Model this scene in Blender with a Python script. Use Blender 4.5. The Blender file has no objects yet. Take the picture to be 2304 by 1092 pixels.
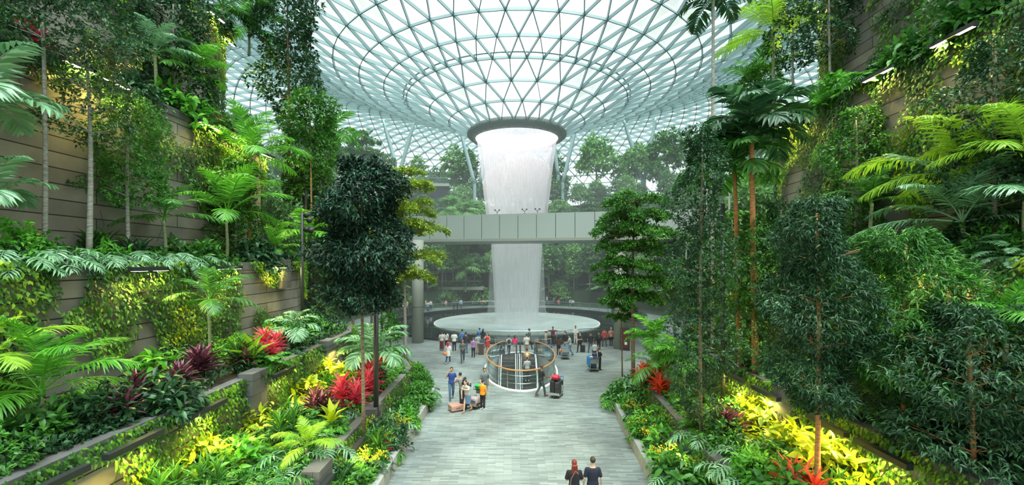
import bpy, bmesh, math, random
import numpy as np
from mathutils import Vector, Matrix
PI = math.pi
R = random.Random(7)
G = np.random.default_rng(11)
sc = bpy.context.scene
COL = sc.collection

# ---------------------------------------------------------------- camera, sky, sun, exposure
EYE = 7.5                      # eye height above the plaza
F = 1000.0                     # focal length in pixels of the 2304 x 1092 frame
cd = bpy.data.cameras.new('camera')
cam = bpy.data.objects.new('camera', cd); COL.objects.link(cam)
cam.location = (0, 0, EYE); cam.rotation_euler = (PI/2, 0, 0)
cd.sensor_width = 36; cd.lens = F/2304*36; cd.shift_y = 44/2304
cd.clip_start = .1; cd.clip_end = 600
sc.camera = cam

w = bpy.data.worlds.new('sky'); sc.world = w; w.use_nodes = True
nt = w.node_tree; nt.nodes.clear()
wo = nt.nodes.new('ShaderNodeOutputWorld'); bg = nt.nodes.new('ShaderNodeBackground')
bg.inputs['Color'].default_value = (.86, .965, 1, 1); bg.inputs['Strength'].default_value = 1.28
nt.links.new(bg.outputs[0], wo.inputs[0])
sd = bpy.data.lights.new('hazy_sun', 'SUN'); sd.energy = 8.0; sd.angle = math.radians(50); sd.color = (1, .985, .94)
so = bpy.data.objects.new('hazy_sun', sd); COL.objects.link(so)
so.rotation_euler = (math.radians(16), math.radians(10), 0)

sc.view_settings.view_transform = 'Standard'; sc.view_settings.look = 'None'
sc.view_settings.gamma = 1; sc.view_settings.use_curve_mapping = False
sc.view_settings.exposure = 0.38
cy = sc.cycles
cy.max_bounces = 6; cy.diffuse_bounces = 3; cy.glossy_bounces = 2; cy.transmission_bounces = 3
cy.transparent_max_bounces = 12; cy.volume_bounces = 0; cy.caustics_reflective = False; cy.caustics_refractive = False
cy.sample_clamp_indirect = 4; cy.use_denoising = True

# ---------------------------------------------------------------- helpers
def tag(o, label=None, cat=None, group=None, kind=None):
    if label: o['label'] = label
    if cat: o['category'] = cat
    if group: o['group'] = group
    if kind: o['kind'] = kind
    return o
def link(name, data, parent=None, loc=None, rot=None, scale=None):
    o = bpy.data.objects.new(name, data); COL.objects.link(o)
    if parent: o.parent = parent
    if loc is not None: o.location = loc
    if rot is not None: o.rotation_euler = rot
    if scale is not None: o.scale = (scale,)*3 if isinstance(scale, (int, float)) else scale
    return o
def empty(name, loc, rz=0, scale=1):
    o = link(name, None, None, loc, (0, 0, rz), scale); o.empty_display_size = .2
    return o
def slotmat(o, m):
    o.material_slots[0].link = 'OBJECT'; o.material_slots[0].material = m
    return o
class MB:
    """collects verts and faces, builds one mesh"""
    def __init__(s): s.V = []; s.F = {}; s.A = []; s.n = 0; s.leafy = False
    def add(s, V, F, a=0.5, m=0):
        V = np.asarray(V, float).reshape(-1, 3)
        for f in (F if isinstance(F, (list, tuple)) and len(F) and isinstance(F[0], np.ndarray) else [F]):
            f = np.asarray(f, int)
            if f.size: s.F.setdefault((f.shape[1], m), []).append(f + s.n)
        s.V.append(V); s.A.append(np.broadcast_to(np.asarray(a, float), (len(V),)).copy()); s.n += len(V)
        return s
    def merge(s, o, M=None):
        V = np.concatenate(o.V); s.leafy |= o.leafy
        if M is not None:
            M = np.array(M); V = V @ M[:3, :3].T + M[:3, 3]
        for k, l in o.F.items():
            for f in l: s.F.setdefault(k, []).append(f + s.n)
        s.V.append(V); s.A.append(np.concatenate(o.A)); s.n += len(V)
        return s
    def mesh(s, name, mats=(), smooth=False):
        me = bpy.data.meshes.new(name)
        V = np.concatenate(s.V); me.vertices.add(len(V)); me.vertices.foreach_set('co', V.ravel().astype(np.float32))
        loops = []; starts = []; mi = []; c = 0
        for (k, m), l in s.F.items():
            f = np.concatenate(l); loops.append(f.ravel()); starts.append(c + np.arange(len(f))*k); mi.append(np.full(len(f), m)); c += f.size
        loops = np.concatenate(loops); starts = np.concatenate(starts); mi = np.concatenate(mi)
        me.loops.add(len(loops)); me.loops.foreach_set('vertex_index', loops.astype(np.int32))
        me.polygons.add(len(starts)); me.polygons.foreach_set('loop_start', starts.astype(np.int32))
        me.polygons.foreach_set('material_index', mi.astype(np.int32))
        me.polygons.foreach_set('use_smooth', np.full(len(starts), bool(smooth or s.leafy)))
        me.update(calc_edges=True); me.validate()
        at = me.attributes.new('v', 'FLOAT', 'POINT'); at.data.foreach_set('value', np.concatenate(s.A).astype(np.float32))
        for m in (mats if isinstance(mats, (list, tuple)) else [mats]): me.materials.append(m)
        return me
    def build(s, name, mats=(), parent=None, smooth=False, **k):
        return link(name, s.mesh(name, mats, smooth), parent, **k)
    # shapes
    def box(s, c, d, rz=0, m=0, a=.5, rx=0, ry=0):
        x, y, z = np.array(d)/2
        V = np.array([[i*x, j*y, k*z] for i in (-1, 1) for j in (-1, 1) for k in (-1, 1)])
        Rm = np.array(Matrix.Rotation(rz, 3, 'Z') @ Matrix.Rotation(ry, 3, 'Y') @ Matrix.Rotation(rx, 3, 'X'))
        return s.add(V @ Rm.T + np.array(c), np.array([[0,1,3,2],[4,6,7,5],[0,4,5,1],[2,3,7,6],[0,2,6,4],[1,5,7,3]]), a, m)
    def tube(s, P, rad, n=8, m=0, a=.5, cap=True, closed=False):
        P = np.asarray(P, float); k = len(P); rad = np.broadcast_to(rad, (k,))
        T = np.roll(P, -1, 0) - np.roll(P, 1, 0) if closed else np.gradient(P, axis=0)
        T /= np.linalg.norm(T, axis=1)[:, None] + 1e-9
        up = np.array([0, 0, 1.]) if abs(T[0][2]) < .9 else np.array([1., 0, 0])
        u = np.cross(T[0], up); u /= np.linalg.norm(u); rings = []
        for i in range(k):
            u = u - T[i]*np.dot(u, T[i]); u /= np.linalg.norm(u); v = np.cross(T[i], u)
            th = np.arange(n)*2*PI/n
            rings.append(P[i] + rad[i]*(np.outer(np.cos(th), u) + np.outer(np.sin(th), v)))
        V = np.concatenate(rings); i = np.arange(n); j = (i+1) % n; F = []
        for q in range(k if closed else k-1):
            A = q*n; B = ((q+1) % k)*n
            F.append(np.stack([A+i, A+j, B+j, B+i], 1))
        F = [np.concatenate(F)]
        if cap and not closed and n > 2:
            F += [np.array([list(range(n-1, -1, -1)), [(k-1)*n+q for q in range(n)]])]
        return s.add(V, F, a, m)
    def lathe(s, prof, c=(0, 0, 0), n=48, m=0, a=.5, a0=0, a1=2*PI, sx=1, sy=1):
        full = abs(a1-a0-2*PI) < 1e-6; k = n if full else n+1
        th = a0 + (a1-a0)*np.arange(k)/n; V = []
        for (r, z) in prof: V.append(np.stack([c[0]+r*np.cos(th)*sx, c[1]+r*np.sin(th)*sy, np.full(k, c[2]+z)], 1))
        i = np.arange(n); j = (i+1) % k; F = []
        for q in range(len(prof)-1): F.append(np.stack([q*k+i, q*k+j, (q+1)*k+j, (q+1)*k+i], 1))
        return s.add(np.concatenate(V), np.concatenate(F), a, m)
    def disc(s, r, c, n=48, m=0, a=.5, sx=1, sy=1):
        th = np.arange(n)*2*PI/n
        return s.add(np.stack([c[0]+r*np.cos(th)*sx, c[1]+r*np.sin(th)*sy, np.full(n, c[2])], 1), np.array([list(range(n))]), a, m)
    def ball(s, c, d, n=10, m=0, a=.5):
        pr = [(math.sin(PI*i/n)*.5+1e-4, -math.cos(PI*i/n)*.5) for i in range(n+1)]
        b = MB().lathe(pr, (0, 0, 0), n+2, m, a)
        return s.merge(b, Matrix.Translation(c) @ Matrix.Diagonal((d[0], d[1], d[2], 1)))
def unit(v): return v/(np.linalg.norm(v, axis=-1, keepdims=True)+1e-9)

# leaf templates: (along, side, height) and faces
T_S = (np.array([[0,0,0],[.42,-.5,.10],[1,0,-.12],[.42,.5,.10],[.5,0,0.]]), [np.array([[0,1,4],[0,4,3],[1,2,4],[4,2,3]])])
T_L = (np.array([[0,0,0],[.25,-.42,.07],[.6,-.42,.05],[1,0,-.2],[.6,.42,.05],[.25,.42,.07],[.25,0,0],[.6,0,-.03]]),
       [np.array([[0,1,6],[0,6,5],[2,3,7],[7,3,4]]), np.array([[1,2,7,6],[6,7,4,5]])])
T_B = (np.array([[0,-.3,0],[0,.3,0],[.45,-.5,.0],[.45,.5,.0],[.8,-.3,-.12],[.8,.3,-.12],[1,0,-.26]]),
       [np.array([[0,2,3,1],[2,4,5,3]]), np.array([[4,6,5]])])
def leaves(mb, P, D, N, L, W, T=T_S, a=None, m=0):
    P = np.atleast_2d(P); n = len(P); mb.leafy = True; D = unit(np.broadcast_to(D, (n, 3)).astype(float)); N = np.broadcast_to(N, (n, 3)).astype(float)
    S = unit(np.cross(D, N)+1e-6); N = np.cross(S, D); L = np.broadcast_to(L, (n,)); W = np.broadcast_to(W, (n,))
    t, Fs = T; k = len(t)
    V = P[:, None]+D[:, None]*(t[None, :, 0, None]*L[:, None, None])+S[:, None]*(t[None, :, 1, None]*W[:, None, None])+N[:, None]*(t[None, :, 2, None]*L[:, None, None])
    if a is None: a = G.random(n)
    a = np.repeat(np.broadcast_to(a, (n,)), k); off = (np.arange(n)*k)[:, None, None]
    return mb.add(V.reshape(-1, 3), [(f[None]+off).reshape(-1, f.shape[1]) for f in Fs], a, m)

# ---------------------------------------------------------------- materials
def mat(name):
    m = bpy.data.materials.new(name); m.use_nodes = True; nt = m.node_tree; nt.nodes.clear()
    o = nt.nodes.new('ShaderNodeOutputMaterial'); return m, nt, o
def nd(nt, t, **k):
    n = nt.nodes.new('ShaderNode'+t)
    for a, b in k.items():
        if a in n.inputs.keys(): n.inputs[a].default_value = b
        else: setattr(n, a, b)
    return n
def c4(c): return (*c[:3], 1)
def pb(name, col, rough=.6, metal=0, spec=.5):
    m, nt, o = mat(name)
    b = nd(nt, 'BsdfPrincipled'); b.inputs['Base Color'].default_value = c4(col); b.inputs['Roughness'].default_value = rough
    b.inputs['Metallic'].default_value = metal; b.inputs['Specular IOR Level'].default_value = spec
    nz = nd(nt, 'TexNoise', Scale=9.0); rp = nd(nt, 'MapRange')
    rp.inputs['To Min'].default_value = rough*.9; rp.inputs['To Max'].default_value = min(1, rough*1.1)
    nt.links.new(nz.outputs[0], rp.inputs[0]); nt.links.new(rp.outputs[0], b.inputs['Roughness'])
    nt.links.new(b.outputs[0], o.inputs[0]); return m
def ramp(nt, stops):
    r = nd(nt, 'ValToRGB'); e = r.color_ramp.elements
    while len(e) < len(stops): e.new(.5)
    for q, (p, c) in zip(e, stops): q.position = p; q.color = c4(c)
    return r
def leafmat(name, stops, rough=.42, tr=.3, spec=.5, noise=0):
    m, nt, o = mat(name); at = nd(nt, 'Attribute', attribute_name='v'); r = ramp(nt, stops)
    if noise:
        tc = nd(nt, 'TexCoord'); nz = nd(nt, 'TexNoise', Scale=noise); nz.inputs['Detail'].default_value = 2
        ad = nd(nt, 'Math', operation='MULTIPLY_ADD'); mr = nd(nt, 'MapRange')
        mr.inputs['From Min'].default_value = .38; mr.inputs['From Max'].default_value = .66
        nt.links.new(tc.outputs['Object'], nz.inputs[0]); nt.links.new(nz.outputs[0], mr.inputs[0])
        nt.links.new(mr.outputs[0], ad.inputs[0]); ad.inputs[1].default_value = .6
        mu = nd(nt, 'Math', operation='MULTIPLY'); mu.inputs[1].default_value = .4
        nt.links.new(at.outputs['Fac'], mu.inputs[0]); nt.links.new(mu.outputs[0], ad.inputs[2]); nt.links.new(ad.outputs[0], r.inputs[0])
    else: nt.links.new(at.outputs['Fac'], r.inputs[0])
    b = nd(nt, 'BsdfPrincipled'); b.inputs['Roughness'].default_value = rough; b.inputs['Specular IOR Level'].default_value = spec
    t = nd(nt, 'BsdfTranslucent'); mx = nd(nt, 'MixShader'); mx.inputs[0].default_value = tr
    nt.links.new(r.outputs[0], b.inputs['Base Color']); nt.links.new(r.outputs[0], t.inputs[0])
    nt.links.new(b.outputs[0], mx.inputs[1]); nt.links.new(t.outputs[0], mx.inputs[2]); nt.links.new(mx.outputs[0], o.inputs[0]); return m
L = {}
L['dark'] = leafmat('dark_green_leaf', [(0, (.010, .038, .016)), (.6, (.030, .10, .035)), (1, (.10, .25, .09))], .38)
L['mid'] = leafmat('mid_green_leaf', [(0, (.018, .085, .018)), (.6, (.065, .235, .03)), (1, (.19, .46, .06))], .4)
L['bright'] = leafmat('bright_green_leaf', [(0, (.04, .17, .02)), (.6, (.12, .42, .03)), (1, (.28, .62, .08))], .4, .38)
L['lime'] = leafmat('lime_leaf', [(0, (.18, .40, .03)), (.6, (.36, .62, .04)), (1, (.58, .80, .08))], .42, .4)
L['lamplit_paint'] = leafmat('painted_lamplit_leaf', [(0, (.12, .25, .02)), (.5, (.46, .58, .02)), (1, (.85, .82, .04))], .42, .35)  # yellow lamplight on green leaves, put into the leaf colour
L['deep'] = leafmat('deep_green_leaf', [(0, (.004, .014, .008)), (.6, (.014, .046, .024)), (1, (.07, .20, .11))], .42, .15, .35)
L['pale'] = leafmat('pale_green_leaf', [(0, (.11, .27, .12)), (.6, (.22, .44, .22)), (1, (.42, .62, .38))], .32, .25, .8)
L['red'] = leafmat('red_leaf', [(0, (.42, .02, .06)), (.5, (.75, .06, .12)), (1, (.95, .24, .30))], .36, .3)
L['scarlet'] = leafmat('scarlet_leaf', [(0, (.7, .03, .02)), (.5, (.95, .08, .04)), (1, (1, .30, .16))], .36, .35)
L['purple'] = leafmat('purple_leaf', [(0, (.03, .012, .02)), (.5, (.10, .03, .05)), (.8, (.28, .07, .12)), (1, (.75, .28, .36))], .36, .2)
L['creeper'] = leafmat('creeper_leaf', [(0, (.014, .055, .012)), (.45, (.06, .19, .02)), (.72, (.20, .40, .02)), (1, (.66, .74, .02))], .42, .3, .5, .55)  # yellow end: leaf variety, strengthened to paint in the lamplight
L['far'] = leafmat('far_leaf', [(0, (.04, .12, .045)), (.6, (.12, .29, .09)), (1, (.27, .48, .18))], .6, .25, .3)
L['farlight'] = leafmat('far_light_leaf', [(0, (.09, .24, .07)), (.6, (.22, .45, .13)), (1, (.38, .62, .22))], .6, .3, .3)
L['olive'] = leafmat('olive_yellow_leaf', [(0, (.14, .24, .02)), (.6, (.30, .44, .04)), (1, (.52, .62, .08))], .5, .35)
YEL = leafmat('yellow_petal', [(0, (.9, .62, .01)), (1, (1, .8, .05))], .5, .3)
def bark(name, a, b):
    m, nt, o = mat(name); tc = nd(nt, 'TexCoord'); mp = nd(nt, 'Mapping'); mp.inputs['Scale'].default_value = (3, 3, 14)
    nz = nd(nt, 'TexNoise', Scale=2.0); r = ramp(nt, [(.3, a), (.7, b)]); p = nd(nt, 'BsdfPrincipled'); p.inputs['Roughness'].default_value = .85
    nt.links.new(tc.outputs['Object'], mp.inputs[0]); nt.links.new(mp.outputs[0], nz.inputs[0]); nt.links.new(nz.outputs[0], r.inputs[0])
    nt.links.new(r.outputs[0], p.inputs['Base Color']); nt.links.new(p.outputs[0], o.inputs[0]); return m
BARK = bark('brown_bark', (.10, .075, .05), (.24, .19, .13)); BARKG = bark('grey_bark', (.20, .19, .16), (.42, .40, .34))
BARKR = bark('rust_bark', (.30, .12, .04), (.55, .26, .10)); BARKP = bark('palm_bark', (.16, .20, .09), (.36, .38, .22))

def stone(name, base, var, joint, bw, bh, jm, yz=True, mscale=1.0, rough=.8):
    m, nt, o = mat(name); tc = nd(nt, 'TexCoord'); sp = nd(nt, 'SeparateXYZ'); cb = nd(nt, 'CombineXYZ')
    nt.links.new(tc.outputs['Object'], sp.inputs[0])
    if yz:
        ab = nd(nt, 'Math', operation='ABSOLUTE'); nt.links.new(sp.outputs['X'], ab.inputs[0]); ad = nd(nt, 'Math', operation='ADD')
        nt.links.new(ab.outputs[0], ad.inputs[0]); nt.links.new(sp.outputs['Y'], ad.inputs[1]); nt.links.new(ad.outputs[0], cb.inputs[0])
    else: nt.links.new(sp.outputs['X'], cb.inputs[0])
    nt.links.new(sp.outputs['Z' if yz else 'Y'], cb.inputs[1])
    br = nd(nt, 'TexBrick', Scale=1.0); br.inputs['Brick Width'].default_value = bw; br.inputs['Row Height'].default_value = bh
    br.inputs['Mortar Size'].default_value = jm; br.inputs['Mortar Smooth'].default_value = .1; br.inputs['Bias'].default_value = 0
    br.inputs['Color1'].default_value = c4(base); br.inputs['Color2'].default_value = c4(var); br.inputs['Mortar'].default_value = c4(joint)
    nt.links.new(cb.outputs[0], br.inputs[0])
    n1 = nd(nt, 'TexNoise', Scale=.8*mscale); n1.inputs['Detail'].default_value = 5
    mr = nd(nt, 'MapRange'); mr.inputs['From Min'].default_value = .3; mr.inputs['From Max'].default_value = .7
    mr.inputs['To Min'].default_value = .72; mr.inputs['To Max'].default_value = 1.25
    nt.links.new(tc.outputs['Object'], n1.inputs[0]); nt.links.new(n1.outputs[0], mr.inputs[0])
    mu = nd(nt, 'Mix', data_type='RGBA', blend_type='MULTIPLY'); mu.inputs[0].default_value = 1
    nt.links.new(br.outputs[0], mu.inputs[6]); nt.links.new(mr.outputs[0], mu.inputs[7])
    p = nd(nt, 'BsdfPrincipled'); p.inputs['Roughness'].default_value = rough
    bp = nd(nt, 'Bump'); bp.inputs['Strength'].default_value = .35; bp.inputs['Distance'].default_value = .02
    nt.links.new(br.outputs['Fac'], bp.inputs['Height']); bp.invert = True
    nt.links.new(bp.outputs[0], p.inputs['Normal'])
    nt.links.new(mu.outputs[2], p.inputs['Base Color']); nt.links.new(p.outputs[0], o.inputs[0]); return m
WALL = stone('stone_cladding', (.30, .27, .23), (.19, .175, .15), (.02, .018, .015), 7.5, .5, .018)
LEDGE = stone('dark_ledge_stone', (.13, .13, .125), (.09, .09, .088), (.04, .04, .04), 1.6, .5, .01)
CURB = stone('curb_stone', (.34, .35, .33), (.28, .29, .28), (.15, .15, .15), 1.8, .9, .008)
PAVE = stone('grey_pavers', (.27, .305, .29), (.145, .17, .162), (.12, .14, .135), .62, .10, .005, False, .5, .55)
PALE = stone('pale_pavers', (.40, .43, .42), (.33, .36, .35), (.28, .3, .3), .9, .4, .006, False, .5, .6)
SOIL = pb('soil', (.035, .028, .02), .95)
STEEL_SHADE = pb('painted_shade_underside', (.07, .11, .11), .5)  # shade under the roof bars, painted as a darker steel colour
STEEL = pb('roof_steel', (.28, .40, .41), .5, .0)
DSTEEL = pb('dark_metal', (.035, .038, .04), .45, .3)
RINGM = pb('ring_grey', (.17, .20, .19), .55)
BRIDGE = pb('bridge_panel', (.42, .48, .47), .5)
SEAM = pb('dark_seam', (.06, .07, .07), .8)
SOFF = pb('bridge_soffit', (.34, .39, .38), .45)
CONC = pb('column_concrete', (.34, .355, .31), .7)
WHITE = pb('white_paint', (.8, .82, .8), .4)
WOOD = pb('orange_wood', (.55, .25, .08), .4)
CHROME = pb('brushed_steel', (.6, .62, .62), .28, 1)
BLACK = pb('black_plastic', (.02, .02, .022), .5)
TAN = pb('tan_mesh', (.36, .20, .14), .7)
def glass(name, tint, refl=.08, frost=0.0, frostc=(1, 1, 1), fresnel=1.3):
    m, nt, o = mat(name); t = nd(nt, 'BsdfTransparent'); t.inputs[0].default_value = c4(tint)
    g = nd(nt, 'BsdfGlossy'); g.inputs['Roughness'].default_value = .08; g.inputs[0].default_value = (.9, .97, 1, 1)
    lw = nd(nt, 'Fresnel'); lw.inputs['IOR'].default_value = fresnel
    mx = nd(nt, 'MixShader'); nt.links.new(lw.outputs[0], mx.inputs[0]); nt.links.new(t.outputs[0], mx.inputs[1]); nt.links.new(g.outputs[0], mx.inputs[2])
    last = mx
    if frost:
        d = nd(nt, 'BsdfTranslucent'); d.inputs[0].default_value = c4(frostc); m2 = nd(nt, 'MixShader'); m2.inputs[0].default_value = frost
        nt.links.new(mx.outputs[0], m2.inputs[1]); nt.links.new(d.outputs[0], m2.inputs[2]); last = m2
    nt.links.new(last.outputs[0], o.inputs[0]); return m
ROOFG = glass('roof_glass', (.80, .92, .93), frost=.22, frostc=(.92, 1, .98))
GLASS = glass('balustrade_glass', (.78, .88, .86), frost=.06, frostc=(.7, .8, .78), fresnel=1.35)
def emit(name, col, s):
    m, nt, o = mat(name); e = nd(nt, 'Emission'); e.inputs[0].default_value = c4(col); e.inputs[1].default_value = s
    nt.links.new(e.outputs[0], o.inputs[0]); return m
LAMP = emit('lamp_glow', (1, .88, .62), 9)
def poolmat():
    m, nt, o = mat('dark_pool_water'); p = nd(nt, 'BsdfPrincipled'); p.inputs['Base Color'].default_value = (.012, .018, .018, 1); p.inputs['Roughness'].default_value = .06
    nz = nd(nt, 'TexNoise', Scale=5.0); b = nd(nt, 'Bump'); b.inputs['Strength'].default_value = .04; nt.links.new(nz.outputs[0], b.inputs['Height']); nt.links.new(b.outputs[0], p.inputs['Normal'])
    nt.links.new(p.outputs[0], o.inputs[0]); return m
POOL = poolmat()
def foammat():
    m, nt, o = mat('foaming_disc_water'); p = nd(nt, 'BsdfPrincipled'); p.inputs['Roughness'].default_value = .35
    nz = nd(nt, 'TexNoise', Scale=.35); nz.inputs['Detail'].default_value = 6; r = ramp(nt, [(.3, (.36, .44, .42)), (.7, (.55, .64, .62))])
    tc = nd(nt, 'TexCoord'); nt.links.new(tc.outputs['Object'], nz.inputs[0]); nt.links.new(nz.outputs[0], r.inputs[0]); nt.links.new(r.outputs[0], p.inputs['Base Color'])
    nt.links.new(p.outputs[0], o.inputs[0]); return m
FOAM = foammat()
def fallmat(name, lo, hi, col):
    """falling water: strands of white drops with clear gaps; strands follow the angle about the fall's axis"""
    m, nt, o = mat(name); tc = nd(nt, 'TexCoord'); sp = nd(nt, 'SeparateXYZ'); at = nd(nt, 'Math', operation='ARCTAN2')
    nt.links.new(tc.outputs['Object'], sp.inputs[0]); nt.links.new(sp.outputs[0], at.inputs[0]); nt.links.new(sp.outputs[1], at.inputs[1])
    cb = nd(nt, 'CombineXYZ'); a1 = nd(nt, 'Math', operation='MULTIPLY'); a1.inputs[1].default_value = 55
    z1 = nd(nt, 'Math', operation='MULTIPLY'); z1.inputs[1].default_value = .3
    nt.links.new(at.outputs[0], a1.inputs[0]); nt.links.new(a1.outputs[0], cb.inputs[0]); nt.links.new(sp.outputs[2], z1.inputs[0]); nt.links.new(z1.outputs[0], cb.inputs[1])
    nz = nd(nt, 'TexNoise', Scale=1.0); nz.inputs['Detail'].default_value = 7; nz.inputs['Roughness'].default_value = .75
    nt.links.new(cb.outputs[0], nz.inputs[0])
    mr = nd(nt, 'MapRange'); mr.inputs['From Min'].default_value = .3; mr.inputs['From Max'].default_value = .72
    mr.inputs['To Min'].default_value = lo; mr.inputs['To Max'].default_value = hi
    nt.links.new(nz.outputs[0], mr.inputs[0])
    t = nd(nt, 'BsdfTransparent'); d = nd(nt, 'BsdfDiffuse'); d.inputs[0].default_value = c4(col); tl = nd(nt, 'BsdfTranslucent'); tl.inputs[0].default_value = c4(col)
    m1 = nd(nt, 'MixShader'); m1.inputs[0].default_value = .5; nt.links.new(d.outputs[0], m1.inputs[1]); nt.links.new(tl.outputs[0], m1.inputs[2])
    m2 = nd(nt, 'MixShader'); nt.links.new(mr.outputs[0], m2.inputs[0]); nt.links.new(t.outputs[0], m2.inputs[1]); nt.links.new(m1.outputs[0], m2.inputs[2])
    nt.links.new(m2.outputs[0], o.inputs[0]); return m
FALL = fallmat('falling_water', .04, .82, (.93, .95, .97)); FALLI = fallmat('falling_water_inside', .0, .7, (.93, .93, .95))

# ---------------------------------------------------------------- the roof: a glass torus dipping to the oculus
CX, CY = .6, 56.2
def ringrad():
    r = [5.9, 8.4, 10.8, 13.5, 16.1, 18.8, 21.5, 24.2, 27]
    while r[-1] < 69.5: r.append(r[-1]+1.95)
    return r
RR = ringrad()
def zroof(r): return float(np.interp(r, [5.9,8.4,10.8,13.5,16.1,18.8,21.5,24.2,27,30,34,38,42,46,50,54,58,62,66,71],
                                     [23.9,25.1,26.3,27.4,28.2,29.0,30.1,31.3,32.6,33.8,35.0,35.6,35.4,34.6,33.2,31.0,27.6,22,13,0]))
def roof():
    nodes = []; Ns = []
    for k, r in enumerate(RR):
        N = 26 if k < 3 else (52 if k < 8 else 104)
        ph = .5*(k % 2) if k < 3 else (.5*((k+1) % 2) if k < 8 else .5*(k % 2))
        if k == 3: ph = 0.
        if k == 8: ph = 0.
        th = (np.arange(N)+ph)*2*PI/N + .06
        nodes.append((np.stack([CX+r*np.cos(th), CY+r*np.sin(th), np.full(N, zroof(r))], 1), ph)); Ns.append(N)
    bars = []; tris = []; base = np.cumsum([0]+Ns)
    for k, (P, ph) in enumerate(nodes):
        N = Ns[k]; i = np.arange(N); bars.append((base[k]+i, base[k]+(i+1) % N))
        if k+1 == len(nodes): break
        ph2 = nodes[k+1][1]
        if Ns[k+1] == N:
            d = 0 if ph < ph2 or ph == ph2 else 1      # ph<ph2: neighbours i and i-1; else i and i+1
            j0 = i if d == 0 else (i+1) % N; j1 = (i-1) % N if d == 0 else i
            bars += [(base[k]+i, base[k+1]+j0), (base[k]+i, base[k+1]+j1)]
            tris.append(np.stack([base[k]+i, base[k+1]+j1, base[k+1]+j0], 1))
            nx = (i+1) % N; jj = j0
            tris.append(np.stack([base[k]+i, base[k+1]+jj, base[k]+nx], 1))
        else:
            o = 1 if ph > .1 else 0     # outer node angle index of inner node i is 2i+o
            for dd in (-1, 0, 1): bars.append((base[k]+i, base[k+1]+(2*i+o+dd) % Ns[k+1]))
            tris.append(np.stack([base[k]+i, base[k+1]+(2*i+o-1) % Ns[k+1], base[k+1]+(2*i+o) % Ns[k+1]], 1))
            tris.append(np.stack([base[k]+i, base[k+1]+(2*i+o) % Ns[k+1], base[k+1]+(2*i+o+1) % Ns[k+1]], 1))
            tris.append(np.stack([base[k]+i, base[k+1]+(2*i+o+1) % Ns[k+1], base[k]+(i+1) % N], 1))
    V = np.concatenate([n[0] for n in nodes])
    g = MB().add(V, np.concatenate(tris)); go = g.build('ceiling', ROOFG); tag(go, kind='structure')
    A = np.concatenate([b[0] for b in bars]); B = np.concatenate([b[1] for b in bars])
    # inward (downward) normals
    rr = np.hypot(V[:, 0]-CX, V[:, 1]-CY); e = .5
    sl = (np.array([zroof(r+e) for r in rr])-np.array([zroof(r-e) for r in rr]))/(2*e)
    er = np.stack([(V[:, 0]-CX)/rr, (V[:, 1]-CY)/rr, np.zeros(len(V))], 1)
    Nn = -unit(np.array([0, 0, 1.])-er*sl[:, None])
    a, b = V[A], V[B]; n = unit(Nn[A]+Nn[B]); t = unit(b-a); s = np.cross(t, n)
    wd = .036; dp = np.where(rr[A] > 23, .48, .36)[:, None]
    a0 = a+n*.04; b0 = b+n*.04
    Q = np.stack([a0-s*wd, a0+s*wd, a0+s*wd+n*dp, a0-s*wd+n*dp, b0-s*wd, b0+s*wd, b0+s*wd+n*dp, b0-s*wd+n*dp], 1)
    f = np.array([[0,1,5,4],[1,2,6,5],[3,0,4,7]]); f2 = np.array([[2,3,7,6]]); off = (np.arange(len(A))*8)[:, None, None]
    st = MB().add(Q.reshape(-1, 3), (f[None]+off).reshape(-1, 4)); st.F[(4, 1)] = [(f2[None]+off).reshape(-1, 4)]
    o = st.build('steel_grid', [STEEL, STEEL_SHADE], go); tag(o, 'grey-green steel grid of triangles under the glass')
    # double hoop beam on the third ring out
    hb = MB(); r = 13.9; th = np.arange(104)*2*PI/104
    hb.tube(np.stack([CX+r*np.cos(th), CY+r*np.sin(th), np.full(104, zroof(r)+.02)], 1), .09, 5, closed=True)
    hb.build('hoop_beam', STEEL, go)
roof()
oc = empty('oculus_ring', (CX, CY, 22.9)); tag(oc, 'dark grey ring round the hole where the indoor waterfall leaves the roof', 'oculus ring')
m = MB().lathe([(5.95, 1.25), (6.25, .75), (6.25, .45), (5.85, .12), (5.3, .0), (5.22, .25), (5.6, .8), (5.95, 1.25)], n=72)
m.build('ring_beam', RINGM, oc, True)
m = MB()
for i in range(36):
    th = i*2*PI/36; m.box((6.26*math.cos(th), 6.26*math.sin(th), .6), (.02, .03, .3), th)
    m.box((5.575*math.cos(th), 5.575*math.sin(th), .045), (.5, .03, .02), th, ry=-.22)
m.build('seam', SEAM, oc)
m = MB().lathe([(5.2, .1), (5.12, .9), (5.3, 2.2)], n=64); m.build('inner_lip', WHITE, oc, True)
ld = bpy.data.lights.new('ring_light', 'AREA'); ld.shape = 'DISK'; ld.size = 9; ld.energy = 420; ld.color = (1, .72, .84); link('ring_light', ld, oc, (0, 0, 1.9))

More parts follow.
